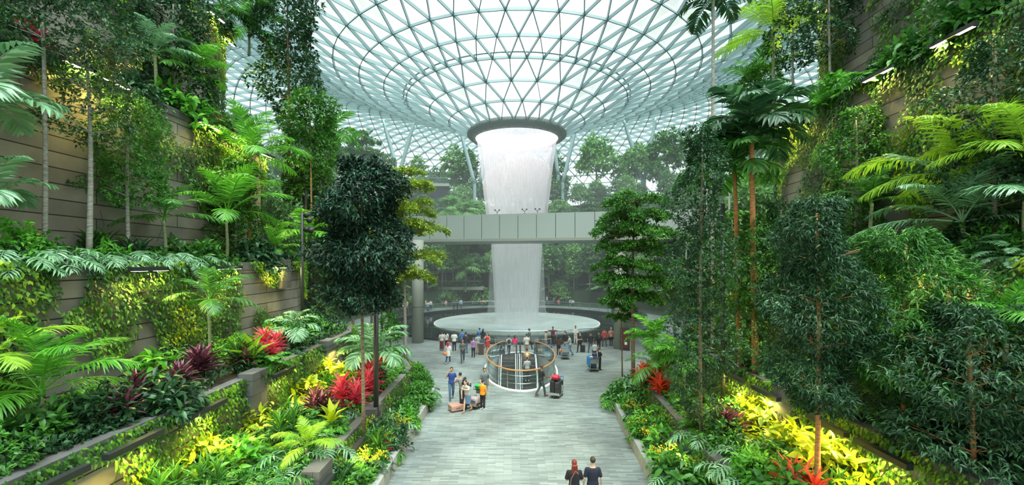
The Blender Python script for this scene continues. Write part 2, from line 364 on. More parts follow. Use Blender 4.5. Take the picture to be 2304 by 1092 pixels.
# ---------------------------------------------------------------- the waterfall
wf = empty('waterfall', (CX, CY, 0)); tag(wf, 'tall round curtain of white water falling from the roof opening into the pool', 'waterfall')
PR = [(24.6, 5.1), (23, 5.03), (21.5, 4.85), (19, 4.5), (16, 4.18), (13.7, 3.9), (11.5, 3.5), (9.7, 3.22), (5, 2.95), (2, 2.8), (0.02, 2.75)]
m = MB().lathe([(r, z) for z, r in PR], n=96); m.build('outer_curtain', FALL, wf, True)
m = MB().lathe([(r*.9, z) for z, r in PR], n=96); m.build('inner_curtain', FALLI, wf, True)
m = MB().lathe([(2.9, 11), (3.35, 8.5), (3.5, 5), (3.6, 2), (3.9, .05)], n=96); m.build('spray', fallmat('falling_spray', 0, .34, (.95, .97, .98)), wf, True)
def spraymat():
    m, nt, o = mat('white_spray'); v = nd(nt, 'VolumeScatter'); v.inputs['Color'].default_value = (.95, .98, 1, 1); v.inputs['Density'].default_value = .16
    nt.links.new(v.outputs[0], o.inputs['Volume']); return m

# ---------------------------------------------------------------- pool, floor
fl = MB()
def floor():
    # plaza with a round hole for the pool and a D-shaped hole for the escalators: polar sheets round the pool, plus strips
    m = MB(); m.lathe([(15.9, 0), (24, 0)], (CX, CY, 0), 96)
    return m
WX, WY, WRX, WRY = .6, 31.3, 2.45, 5.4      # escalator well, an ellipse
def well(th): return (WX+WRX*math.cos(th), WY+WRY*math.sin(th))
me = bpy.data.meshes.new('floor'); bm = bmesh.new()
def ring(pts, z=0):
    vs = [bm.verts.new((x, y, z)) for x, y in pts]; return [bm.edges.new((vs[i], vs[(i+1) % len(vs)])) for i in range(len(vs))]
es = ring([(-70, -14), (70, -14), (70, 130), (-70, 130)])
es += ring([(CX+15.9*math.cos(t*2*PI/96), CY+15.9*math.sin(t*2*PI/96)) for t in range(96)])
es += ring([well(t*2*PI/64) for t in range(64)])
bmesh.ops.triangle_fill(bm, edges=es, use_beauty=True)
bmesh.ops.recalc_face_normals(bm, faces=bm.faces)
for f in bm.faces:
    if f.normal.z < 0: f.normal_flip()
bm.to_mesh(me); bm.free(); me.materials.append(PAVE)
tag(link('floor', me), kind='structure')
pl = empty('pool', (CX, CY, 0)); tag(pl, 'round black reflecting pool with a pale disc under the waterfall', 'pool')
m = MB().lathe([(10.2, -.12), (15.6, -.12), ], n=96); m.build('dark_water', POOL, pl)
m = MB().disc(10.2, (0, 0, -.02), 96); m.lathe([(10.2, -.02), (10.2, -.3)], n=96); m.build('foaming_disc', FOAM, pl)
m = MB().lathe([(10.2, .0), (10.34, .0), (10.36, -.12)], n=96); m.build('disc_rim', WHITE, pl)
m = MB().lathe([(15.5, -.3), (15.5, .16), (15.75, .18), (15.92, .18), (15.92, 0.0)], n=96); m.build('pool_kerb', BLACK, pl)
fe = empty('pool_fence', (CX, CY, 0)); tag(fe, 'round glass fence with thin steel rail around the pool', 'glass fence')
m = MB().lathe([(15.8, .18), (15.8, 1.2)], n=96); m.build('glass', GLASS, fe)
th = np.arange(128)*2*PI/128
m = MB().tube(np.stack([15.8*np.cos(th), 15.8*np.sin(th), np.full(128, 1.22)], 1), .028, 6, closed=True); m.build('handrail', CHROME, fe)
for i in range(56):
    t = i*2*PI/56; m = MB().box((15.8*math.cos(t), 15.8*math.sin(t), .69), (.02, .035, 1.02), t); m.build('post', CHROME, fe)

# ---------------------------------------------------------------- valley walls and terraces
def bend(Y): return 0 if Y < 24 else .085*(Y-24)**2
def bendR(Y): return 0 if Y < 22 else .09*(Y-22)**2
TX = [4.25, 5.6, 9.0, 12.0, 14.5, 17.0, 20]
TXR = [4.7, 6.1, 9.0, 12.0, 14.2, 16.8, 20]
TZ = [.5, 1.6, 3.6, 7.5, 14.1, 21.6]
TZR = [.5, 1.6, 3.3, 7.6, 14.8, 22.2]
YS = np.array([0, 3, 6, 9, 12, 15, 18, 21, 23, 25, 27, 29, 31, 33, 34.5, 36.])
def px_x(side, k, Y, off=0.0):
    b = bend if side < 0 else bendR; xs = TX if side < 0 else TXR
    c = 1.0
    if k <= 1:   # the two lowest tiers follow the curb, which swings out sooner
        c = 1.15
    return side*(xs[k]+c*b(Y)+off + (0.06*(Y-15) if side > 0 and k < 2 and Y > 15 else 0))
def strip(mb, side, A, B):
    """A, B: functions Y -> (x, z)"""
    a = np.array([(A(y)[0], y, A(y)[1]) for y in YS]); b = np.array([(B(y)[0], y, B(y)[1]) for y in YS]); n = len(YS); i = np.arange(n-1)
    mb.add(np.concatenate([a, b]), np.stack([i, i+1, n+i+1, n+i], 1))
for side, nm in ((-1, 'left'), (1, 'right')):
    Z = TZ if side < 0 else TZR; wl = MB(); so_ = MB()
    for k in range(6):
        zb = 0 if k == 0 else Z[k-1]-.12
        X = lambda y, o=0, k=k: px_x(side, k, y, o)
        if k > 0:
            strip(wl, side, lambda y: (X(y), zb), lambda y: (X(y), Z[k]-.3))
        tr = MB()      # ledge / parapet running along the edge
        w_ = .28 if k else .22; lo = Z[k]-.34 if k else 0
        out = -.05
        strip(tr, side, lambda y: (X(y, out), lo), lambda y: (X(y, out), Z[k])); strip(tr, side, lambda y: (X(y, out), Z[k]), lambda y: (X(y, w_), Z[k]))
        strip(tr, side, lambda y: (X(y, w_), Z[k]), lambda y: (X(y, w_), Z[k]-.2)); strip(tr, side, lambda y: (X(y, out), lo), lambda y: (X(y, .02), lo))
        tag(tr.build('trim_%d' % (k+1+(0 if side < 0 else 6)), CURB if k == 0 else LEDGE), kind='structure')
        nx = (lambda y, k=k: px_x(side, k+1, y)) if k < 5 else (lambda y: side*(24+bend(y)))
        strip(so_, side, lambda y: (X(y, w_-.02), Z[k]-.12), lambda y: (nx(y), Z[k]-.12))
    tag(wl.build('wall_'+nm, WALL), kind='structure')
    tag(so_.build('ground_bed_'+nm, SOIL), kind='structure')
    up = MB(); strip(up, side, lambda y: (side*(20+bend(y)), Z[5]-.2), lambda y: (side*(20+bend(y)), 25)); tag(up.build('wall_upper_'+nm, WALL), kind='structure')

for i, (side, k, Y, zt) in enumerate(((-1, 2, 15.3, 3.75), (-1, 2, 21.5, 3.75), (-1, 1, 17.6, 1.8), (-1, 1, 12.6, 1.75), (1, 2, 14.3, 3.45), (1, 2, 19.5, 3.45), (-1, 3, 23.0, 7.65), (1, 3, 13.2, 7.75), (1, 3, 19.5, 7.75))):
    X = px_x(side, k, Y); tag(MB().box((X-side*.08, Y, zt-.75), (.5, .9, 1.5)).build('trim_%d' % (13+i), LEDGE), kind='structure')
# hillside round the pool
def hz(r): return float(np.interp(r, [21, 22.5, 23, 25.5, 26, 28.5, 29, 31.5, 32, 35, 36, 52, 68], [0, .4, 2.5, 3.2, 6.5, 7.5, 11, 12, 15.5, 16.5, 19, 20, 19]))
rs = [21, 22.5, 23, 25.5, 26, 28.5, 29, 31.5, 32, 35, 36, 44, 52, 60, 68]
hl = MB().lathe([(r, hz(r)) for r in rs], (CX, CY, 0), 90, a0=-PI/2+.78, a1=1.5*PI-.78)
HILL = leafmat('hill_ground', [(0, (.02, .05, .02)), (1, (.03, .07, .025))], .9, 0)
tag(hl.build('ground_hillside', HILL), kind='structure')

# ---------------------------------------------------------------- bridge and columns
bx0, by0, bx1, by1 = -16.0, 43.6, 16.0, 36.2
br = empty('sky_bridge', (0, 40, 9.4)); tag(br, 'pale grey panelled bridge crossing in front of the waterfall', 'bridge')
ang = math.atan2(by1-by0, bx1-bx0); Lb = math.hypot(bx1-bx0, by1-by0)
brr = lambda u, v, z: (u*math.cos(ang)-v*math.sin(ang), u*math.sin(ang)+v*math.cos(ang)-.1, z)
pw = 1.69; n = int(Lb/pw/2)+1
for i in range(-n, n):
    m = MB().box(brr((i+.5)*pw+.55, 0, 1.32), (pw-.05, .12, 2.22), ang)
    p = m.build('fascia_panel', BRIDGE, br)
m = MB().box(brr(0, .2, 1.2), (Lb+2, .3, 2.2), ang); m.build('frame', SEAM, br)
m = MB().box(brr(0, .12, .12), (Lb+2, .35, .26), ang); m.build('lower_edge', CONC, br)
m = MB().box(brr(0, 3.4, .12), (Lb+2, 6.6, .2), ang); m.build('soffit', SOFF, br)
m = MB().box(brr(0, 3.4, 1.4), (Lb+2, 6.2, .2), ang); m.box(brr(0, 6.6, 1.3), (Lb+2, .15, 2.2), ang); m.build('deck', BRIDGE, br)
for u in (-1.7, .9, 2.1):
    o = empty('bridge_lamp', brr(u, 1.2, 11.9)); m = MB().tube([(0, 0, -1.1), (0, 0, .25)], .03, 6); m.tube([(-.18, 0, .42), (0, 0, .25), (.18, 0, .42)], .03, 6)
    m.build('stem', DSTEEL, o); [MB().box((q, 0, .45), (.14, .12, .1)).build('head', DSTEEL, o) for q in (-.2, .2)]
    tag(o, 'tiny twin-headed lamp standing on top of the pale bridge', 'lamp', 'small lamps on the bridge deck')
    o.location.y += 40
for (px, Y, lab) in ((940, 41.5, 'round concrete column under the bridge, on the side of the yellow-green tree'), (1395, 38.6, 'round concrete column under the bridge, with the dark notice board at its foot')):
    o = empty('column', ((px-1152)*Y/F, Y, 0)); tag(o, lab, 'column')
    MB().tube([(0, 0, 0), (0, 0, 9.55)], .54, 32, cap=True).build('shaft', CONC, o, True)
    MB().lathe([(.545, 0), (.55, .03), (.545, .06)], (0, 0, 3.3), 32).build('joint', SEAM, o)
o = empty('notice_board', ((1407-1152)*37.6/F, 37.7, 0), -.15); tag(o, 'tall dark maroon notice board beside the concrete column', 'notice board')
MB().box((0, 0, .95), (.75, .22, 1.9)).build('cabinet', BLACK, o); MB().box((0, -.12, 1.0), (.62, .03, 1.6)).build('poster', pb('maroon_poster', (.09, .015, .02), .4), o)
MB().box((.05, -.14, .62), (.2, .02, .22)).build('white_notice', WHITE, o)

# slanted steel struts carrying the roof at the back
def strut(px0, py0, px1, py1, Y, lab):
    a = Vector(((px0-1152)*Y/F, Y, EYE+(590-py0)*Y/F)); b = Vector(((px1-1152)*(Y+1)/F, Y+1, 0)); rr = math.hypot(b.x-CX, b.y-CY); b.z = zroof(rr)-.2
    o = link('roof_strut', None, loc=a); b2 = b-a
    MB().tube([(0, 0, 0), tuple(b2*.12), tuple(b2*.6), tuple(b2*.92), tuple(b2)], [.3, .38, .38, .28, .14], 14).build('shaft', STEEL, o, True)
    MB().tube([(0, 0, -6), (0, 0, .1)], .32, 10).build('foot', STEEL, o)
    tag(o, lab, 'roof strut')
strut(897, 395, 934, 308, 84, 'slanted steel roof strut rising behind the dark leafy tree')
strut(890, 370, 862, 300, 86, 'short steel roof strut leaning away above the dark leafy tree')
strut(1068, 415, 1032, 298, 86, 'slanted steel roof strut just beside the waterfall, leaning away from it')
strut(1080, 415, 1096, 340, 88, 'steel roof strut half hidden behind the waterfall edge, next to the rust oval')
strut(1266, 412, 1298, 300, 86, 'slanted steel roof strut beside the waterfall on the umbrella tree side')
strut(1256, 395, 1240, 345, 88, 'thin steel roof strut touching the far edge of the waterfall')
strut(1446, 405, 1402, 288, 84, 'long steel strut of the V behind the umbrella tree, leaning towards the waterfall')
strut(1450, 405, 1476, 284, 84, 'long steel strut of the V behind the umbrella tree, leaning away from the waterfall')
# oval tan sculpture seen through the water
o = link('oval_screen', None, loc=((1163-1152)*86/F, 86, EYE+(590-400)*86/F), rot=(0, math.radians(-14), 0)); tag(o, 'large rust-pink oval screen seen through the upper waterfall', 'oval screen')
m = MB().ball((0, 0, 0), (12.8, 2.0, 7.2), 24); m.build('shell', TAN, o, True)
MB().lathe([(.5, -.02), (.515, 0), (.5, .02)], n=40).build('rim', WHITE, o, rot=(PI/2, 0, 0), scale=(12.9, 7.3, 6))

# far gallery with railing
def gallery(px, py, Y, wd, lab):
    o = empty('gallery', ((px-1152)*Y/F, Y, EYE+(590-py)*Y/F)); tag(o, lab, 'gallery')
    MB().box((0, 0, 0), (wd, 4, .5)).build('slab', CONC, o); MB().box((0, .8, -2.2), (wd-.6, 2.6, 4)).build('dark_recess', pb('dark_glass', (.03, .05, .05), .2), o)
    MB().box((0, -1.9, .75), (wd, .04, .95)).build('glass', GLASS, o); MB().box((0, -1.9, 1.25), (wd, .07, .06)).build('handrail', CHROME, o)
gallery(965, 420, 83, 8, 'pale concrete viewing gallery with a railing high among the trees')
gallery(985, 648, 78, 16, 'low grey balcony slab behind the pool among tree stems')
gallery(1350, 655, 80, 18, 'low grey balcony slab behind the pool with amber lights')
# ---------------------------------------------------------------- plant meshes
def dirs(az, el): return np.array([math.cos(el)*math.cos(az), math.cos(el)*math.sin(az), math.sin(el)])
def arc(L, el0, droop, n=9, p=1.3):
    """rachis in the x-z plane starting along elevation el0 and bending down by droop"""
    t = np.linspace(0, 1, n); ang = el0-droop*t**p; ds = L/(n-1)
    x = np.concatenate([[0], np.cumsum(np.cos(ang[:-1])*ds)]); z = np.concatenate([[0], np.cumsum(np.sin(ang[:-1])*ds)])
    return t, np.stack([x, np.zeros(n), z], 1), ang
def frond(L_=1.0, pairs=30, ll=.3, wid=.022, el0=.9, droop=1.7, start=.16, fall=.35, shape=.6, T=T_B, vee=.35, rng=None, mb=None, rad=.010, twist=0, fwd=(1.25, .6)):
    mb = mb or MB(); t, P, ang = arc(L_, el0, droop, 12)
    mb.tube(P, np.linspace(rad, rad*.3, 12)*L_, 4, a=.7, cap=False)
    tt = np.linspace(start, 1, pairs); p = np.stack([np.interp(tt, t, P[:, 0]), 0*tt, np.interp(tt, t, P[:, 2])], 1); an = np.interp(tt, t, ang)
    fw = np.stack([np.cos(an), 0*an, np.sin(an)], 1); up = np.stack([-np.sin(an), 0*an, np.cos(an)], 1)
    u = (tt-start)/(1-start); ln = ll*L_*(np.sin(PI*(u*.86+.12))**shape)*(1+G.normal(0, .06, pairs))
    th = fwd[0]+(fwd[1]-fwd[0])*u
    for s in (-1, 1):
        sd_ = np.array([0, s, 0.]); d = fw*np.cos(th)[:, None]+sd_*np.sin(th)[:, None]+up*vee*(1-u)[:, None]-np.array([0, 0, 1.])*fall*.5
        d = unit(d+G.normal(0, .07, d.shape)); N = unit(up+G.normal(0, .22, d.shape))
        leaves(mb, p, d, N, ln, wid*L_*(1 if T is T_B else 1)*(.7+.6*np.sin(PI*(u*.8+.15))), T, np.clip(.5+G.normal(0, .22, pairs), 0, 1))
    return mb
FR = {}
FR['feather'] = [frond(el0=1.1, droop=1.45, pairs=44, ll=.25, wid=.015, start=.2).mesh('feather_frond', L['bright']), frond(el0=.75, droop=1.25, pairs=44, ll=.26, wid=.015, start=.2).mesh('feather_frond', L['bright']),
                 frond(el0=1.4, droop=1.3, pairs=42, ll=.22, wid=.015, vee=.6, start=.2).mesh('feather_frond', L['bright']), frond(el0=.3, droop=1.0, pairs=44, ll=.25, wid=.015, fall=.7, start=.2).mesh('feather_frond', L['bright'])]
FR['broad'] = [frond(el0=1.0, droop=1.5, pairs=15, ll=.36, wid=.062, T=T_L, fall=.3).mesh('broad_frond', L['mid']), frond(el0=.5, droop=1.5, pairs=15, ll=.38, wid=.062, T=T_L, fall=.55).mesh('broad_frond', L['mid']),
               frond(el0=1.35, droop=1.4, pairs=14, ll=.34, wid=.06, T=T_L).mesh('broad_frond', L['mid'])]
def fan(el0=.9, n=22, wid=.055, petiole=.55, spread=2.6, droop=.25):
    mb = MB(); t, P, ang = arc(petiole, el0, .5, 6); mb.tube(P, .008, 4, a=.7, cap=False); c = P[-1]; a0 = ang[-1]-.3
    fw = np.array([math.cos(a0), 0, math.sin(a0)]); up = np.array([-math.sin(a0), 0, math.cos(a0)])
    q = np.linspace(-spread, spread, n); d = fw*np.cos(q)[:, None]+np.array([0, 1., 0])*np.sin(q)[:, None]+up*.12
    leaves(mb, np.repeat([c], n, 0), d-np.array([0, 0, droop])*.5, unit(up+G.normal(0, .15, (n, 3))), .5*(1-.18*np.abs(q)/spread)*(1+G.normal(0, .04, n)), wid, T_B, np.clip(.5+G.normal(0, .2, n), 0, 1))
    return mb
FR['fan'] = [fan(1.1).mesh('fan_leaf', L['mid']), fan(.6, droop=.5).mesh('fan_leaf', L['mid']), fan(1.35).mesh('fan_leaf', L['mid']), fan(.1, droop=.8).mesh('fan_leaf', L['mid'])]

def clusters(mb, P, D, per, L_, W_, T=T_S, spread=.9, droop=.35, jit=.25, amax=1.0):
    """rosettes of leaves at twig tips P pointing along D"""
    n = len(P); D = unit(D); P2 = np.repeat(P, per, 0); D2 = np.repeat(D, per, 0)
    d = unit(D2+G.normal(0, spread, D2.shape)); d[:, 2] -= droop; P2 = P2+G.normal(0, jit*L_, P2.shape)
    cl = np.repeat(G.random(n), per)*.55+G.random(n*per)*.45
    N = unit(np.array([0, 0, 1.])+G.normal(0, .45, d.shape)+.4*D2)
    return leaves(mb, P2, d, N, L_*(.7+.6*G.random(n*per)), W_*(.8+.4*G.random(n*per)), T, np.clip(cl*amax, 0, 1))
def crown_column(h, r, n, per, L_, W_, T=T_S, lumps=7, taper=.5, hollow=.35):
    """dense columnar crown, z from 0 to h"""
    mb = MB(); z = G.random(n)**.9; th = G.random(n)*2*PI
    lump = 1+.36*np.sin(z*lumps*2.1+np.cos(th+z*4)*1.7)+.16*np.sin(3*th+z*9)
    rad = r*lump*np.clip(np.minimum(.55+z*2.5, 1), 0, 1)*(1-taper*np.clip((z-.6)/.4, 0, 1)**1.5)
    q = np.sqrt(hollow+(1-hollow)*G.random(n)); P = np.stack([rad*q*np.cos(th), rad*q*np.sin(th), z*h], 1)
    D = np.stack([np.cos(th), np.sin(th), .25+.0*z], 1); return clusters(mb, P, D, per, L_, W_, T)
def crown_round(rx, rz, n, per, L_, W_, T=T_S, lump=.25, seed=0):
    mb = MB(); d = unit(G.normal(0, 1, (n, 3))); d[:, 2] = np.abs(d[:, 2])*1.0-.25*(G.random(n) < .3)
    d = unit(d); k = 1+lump*np.sin(d[:, 0]*4+seed)*np.cos(d[:, 1]*5+seed*2)+.5*lump*np.sin(9*d[:, 2]+3*d[:, 0])
    q = (.55+.45*G.random(n)**.5)[:, None]
    return clusters(mb, d*np.array([rx, rx, rz])*k[:, None]*q, d, per, L_, W_, T)
def crown_tiers(tiers, n, per, L_, W_, sway=.12):
    """tiers: (z, radius); flat sprays of small leaves on horizontal layers, with gaps between boughs"""
    mb = MB()
    for (z, r) in tiers:
        k = max(5, int(5+r*2)); m = int(n*r*r/sum(t[1]**2 for t in tiers)); ba = (np.arange(k)+G.random(k)*.7)*2*PI/k; bl = r*(.65+.4*G.random(k)); zb = G.normal(0, .09*r, k)
        b = G.integers(0, k, m); u = G.random(m)**.6; wv = G.normal(0, .16, m)*(1.1-u*.55)*r*.8
        x = bl[b]*u*np.cos(ba[b])-wv*np.sin(ba[b]); y = bl[b]*u*np.sin(ba[b])+wv*np.cos(ba[b])
        zz = z+zb[b]*u+.10*r*np.sin(u*2.4)-.12*r*u**3+G.normal(0, .035*r, m)-.10*np.abs(wv)
        P = np.stack([x, y, zz], 1); D = np.stack([np.cos(ba[b]), np.sin(ba[b]), 0*u+.1], 1)
        clusters(mb, P, D, per, L_, W_, spread=.7, droop=.1)
    return mb
def trunk_mesh(h, r0, r1, wob=.15, n=9, boughs=(), name='trunk', m=BARK, sides=8, seed=1):
    mb = MB(); rg = random.Random(seed); t = np.linspace(0, 1, n); ph = rg.random()*6
    P = np.stack([wob*np.sin(t*3+ph)*t, wob*np.cos(t*2.3+ph)*t-wob*math.cos(ph)*0, h*t], 1); mb.tube(P, r0+(r1-r0)*t, sides)
    for (z, L_, k, el) in boughs:
        for i in range(k):
            az = i*2*PI/k+rg.random()*1.2+z; el_ = el+rg.uniform(-.15, .15); b = np.array([np.interp(z/h, t, P[:, 0]), np.interp(z/h, t, P[:, 1]), z])
            q = np.linspace(0, 1, 5)[:, None]; d = dirs(az, el_); l = L_*rg.uniform(.75, 1.1)
            C = b+d*l*q+np.array([0, 0, -.12*l])*q**2+np.array([-d[1], d[0], 0])*.1*l*np.sin(q*4); rb = r0*.32*(1-.8*q[:, 0])
            mb.tube(C, rb, 5, cap=False)
            for s in (-1, 1):
                d2 = unit(d+s*.6*np.array([-d[1], d[0], .1])); c0 = C[2]; mb.tube(np.stack([c0, c0+d2*l*.28, c0+d2*l*.5+np.array([0, 0, -.03*l])]), [rb[2]*.7, rb[2]*.45, .004], 4, cap=False)
    return mb.mesh(name, m, True)
def fern_mesh(n=20, L_=1., el=(.3, 1.2), droop=1.8, mt='bright'):
    mb = MB()
    for i in range(n):
        f = frond(L_*R.uniform(.7, 1.1), 26, .16, .034, R.uniform(*el), droop*R.uniform(.8, 1.2), .08, .1, .5, T_B, .1, rad=.006, fwd=(1.4, 1.1))
        mb.merge(f, Matrix.Rotation(i*2*PI/n*2.618+R.uniform(-.2, .2), 4, 'Z'))
    return mb.mesh('fern_fronds', L[mt])
def philo_mesh(n=14, mt='pale'):
    mb = MB()
    for i in range(n):
        pet = R.uniform(.35, .75); el = R.uniform(.2, 1.2); t, P, an = arc(pet, el, .5, 6); b = MB(); b.tube(P, .009, 4, a=.8, cap=False)
        fb = frond(.5, 8, .62, .085, -.1, .8, .0, .25, .5, T_L, .1, rad=.02, fwd=(1.5, .35)); b.merge(fb, Matrix.Translation(P[-1].tolist()))
        mb.merge(b, Matrix.Rotation(i*2.4+R.uniform(-.3, .3), 4, 'Z'))
    return mb.mesh('split_leaves', L[mt])
def blades_mesh(n, L_, W_, el=(.2, 1.4), droop=1.0, mt='red', z=.25, stems=3, T=T_L, T2=None, name='blades'):
    mb = MB()
    for s in range(stems):
        cx, cy_ = (0, 0) if stems == 1 else (R.uniform(-.25, .25), R.uniform(-.25, .25)); hz_ = z*R.uniform(.4, 1.4)
        k = n//stems; az = np.arange(k)*2.4+R.random()*6; e = el[0]+(el[1]-el[0])*np.arange(k)/k
        D = np.stack([np.cos(e)*np.cos(az), np.cos(e)*np.sin(az), np.sin(e)], 1); P = np.array([cx, cy_, hz_])+np.stack([0*e, 0*e, .2*(e-el[0])], 1)
        N = np.stack([-np.sin(e)*np.cos(az), -np.sin(e)*np.sin(az), np.cos(e)], 1)
        leaves(mb, P, D, N, L_*(.75+.4*G.random(k)), W_*(.8+.4*G.random(k)), T, np.clip(G.random(k)*.6+.4*(e-el[0])/(el[1]-el[0]), 0, 1))
        mb.tube([(cx, cy_, 0), (cx, cy_, hz_+.2)], .015, 5, a=.1, cap=False)
    return mb.mesh(name, L[mt])
def shrub_mesh(r, h, n, L_, W_, mt='mid', T=T_S, per=7):
    mb = crown_round(r, h, n, per, L_, W_, T); 
    for i in range(7): mb.tube([(0, 0, 0), tuple(dirs(i*.9, R.uniform(.6, 1.3))*r*.8)], .012, 4, a=.05, cap=False)
    return mb.mesh('foliage', L[mt])
ME = {}
ME['fern'] = [fern_mesh(20), fern_mesh(16, droop=1.5)]; ME['hangfern'] = [fern_mesh(26, 1.2, (-.2, .9), 2.6)]
ME['treefern'] = [fern_mesh(15, 1.3, (.25, .8), 1.2, 'mid')]
ME['philo'] = [philo_mesh(16), philo_mesh(13)]; ME['cordyline'] = [blades_mesh(96, .44, .065, mt='red', stems=4), blades_mesh(110, .40, .06, mt='red', stems=5)]
ME['purple'] = [blades_mesh(100, .46, .065, mt='purple', stems=4), blades_mesh(90, .48, .07, mt='purple', stems=4)]
ME['banana'] = [blades_mesh(10, 1.0, .30, (.7, 1.45), mt='bright', stems=1, z=.3, name='paddle_leaves'), blades_mesh(8, 1.0, .26, (.5, 1.4), mt='mid', stems=1, z=.3, name='paddle_leaves')]
ME['lance'] = [blades_mesh(60, .55, .05, (.2, 1.5), mt='mid', stems=3)]
ME['shrub'] = [shrub_mesh(.6, .7, 170, .13, .06), shrub_mesh(.6, .6, 150, .15, .07, 'dark'), shrub_mesh(.55, .8, 150, .12, .06, 'bright')]
ME['bigshrub'] = [shrub_mesh(.6, .7, 90, .24, .12, 'mid', T_L, 5), shrub_mesh(.6, .7, 90, .22, .10, 'dark', T_L, 5)]
def orchid():
    mb = MB(); fb = MB()
    for i in range(11):
        az, el = i*2.4, R.uniform(.7, 1.3); t, P, a = arc(.9, el, 1.0, 8); M = Matrix.Rotation(az, 4, 'Z'); b = MB(); b.tube(P, .006, 3, a=.6, cap=False); mb.merge(b, M)
        k = 26; u = G.random(k)*.6+.4; p = np.stack([np.interp(u, t, P[:, 0]), G.normal(0, .05, k), np.interp(u, t, P[:, 2])+G.normal(0, .04, k)], 1); b = MB()
        leaves(b, p, unit(G.normal(0, 1, (k, 3))), unit(G.normal(0, 1, (k, 3))), .06, .055); fb.merge(b, M)
    az = np.arange(30)*2.4; leaves(mb, np.zeros((30, 3)), np.stack([np.cos(az), np.sin(az), .8+0*az], 1), np.array([0, 0, 1.]), .45, .04, T_B)
    return mb.mesh('orchid_leaves', L['mid']), fb.mesh('yellow_flowers', YEL)
ORCH = orchid()

# ---------------------------------------------------------------- plant builders
def palm(x, y, z, h, fl, nf, kind, label, matl=None, trunkm=BARKP, r=.09, seed=0, low=0.0, group=None, tilt=0, azs=None):
    o = empty('palm_tree', (x, y, z)); tag(o, label, 'palm tree', group); rg = random.Random(seed*7+3)
    tx = tilt*h
    if h > .1:
        t = np.linspace(0, 1, 12); P = np.stack([tx*t**1.5, .05*np.sin(t*4), h*t], 1); mb = MB().tube(P, r*(1-.35*t)*(1+.06*(np.arange(12) % 2)), 9)
        mb.build('trunk', trunkm, o, True)
        MB().tube([(tx*.96, 0, h*.96), (tx, 0, h+.05), (tx*1.02, 0, h+fl*.12)], [r*.75, r*.85, r*.3], 8).build('crownshaft', L['bright'], o, True)
    ms = FR[kind]
    for i in range(nf):
        u = i/(nf-1); az = azs[i] if azs else i*2.39996+rg.uniform(-.25, .25)
        me_ = ms[{'feather': [2, 0, 1, 3], 'broad': [2, 0, 1, 1], 'fan': [2, 0, 1, 3]}[kind][min(3, int(u*4))]]
        f = link('frond', me_, o, (tx*1.02, 0, h+fl*.05), (rg.uniform(-.12, .12), rg.uniform(-.1, .18)-(.12 if u < .3 else 0)+low*u, az), fl*rg.uniform(.82, 1.12))
        slotmat(f, L[matl or {'feather': 'bright', 'broad': 'mid', 'fan': 'mid'}[kind]])
    return o
def tree(x, y, z, trunk, crown, cz, mt, label, rz=0, scale=1, group=None, name='tree', cat='tree'):
    o = empty(name, (x, y, z), rz, scale); tag(o, label, cat, group)
    link('trunk', trunk, o); c = link('crown', crown, o, (0, 0, cz)); slotmat(c, L[mt]); return o
def plant(kind, x, y, z, s, label, mt=None, group=None, name=None, cat=None, tiltx=0, rz=None):
    ms = ME[kind]; me_ = R.choice(ms)
    nm, ct = {'fern': ('fern', 'fern'), 'hangfern': ('hanging_fern', 'fern'), 'treefern': ('tree_fern', 'fern'), 'philo': ('philodendron', 'plant'), 'cordyline': ('cordyline', 'plant'), 'purple': ('cordyline', 'plant'),
              'banana': ('banana_plant', 'plant'), 'lance': ('dragon_plant', 'plant'), 'shrub': ('shrub', 'shrub'), 'bigshrub': ('shrub', 'shrub')}[kind]
    o = link(name or nm, me_, None, (x, y, z), (tiltx, 0, R.uniform(0, 6.28) if rz is None else rz), s*1.0)
    if mt: slotmat(o, L[mt])
    tag(o, label, cat or ct, group); return o
def at(px, X): return X*F/(px-1152)          # depth of a thing at lateral X seen in column px

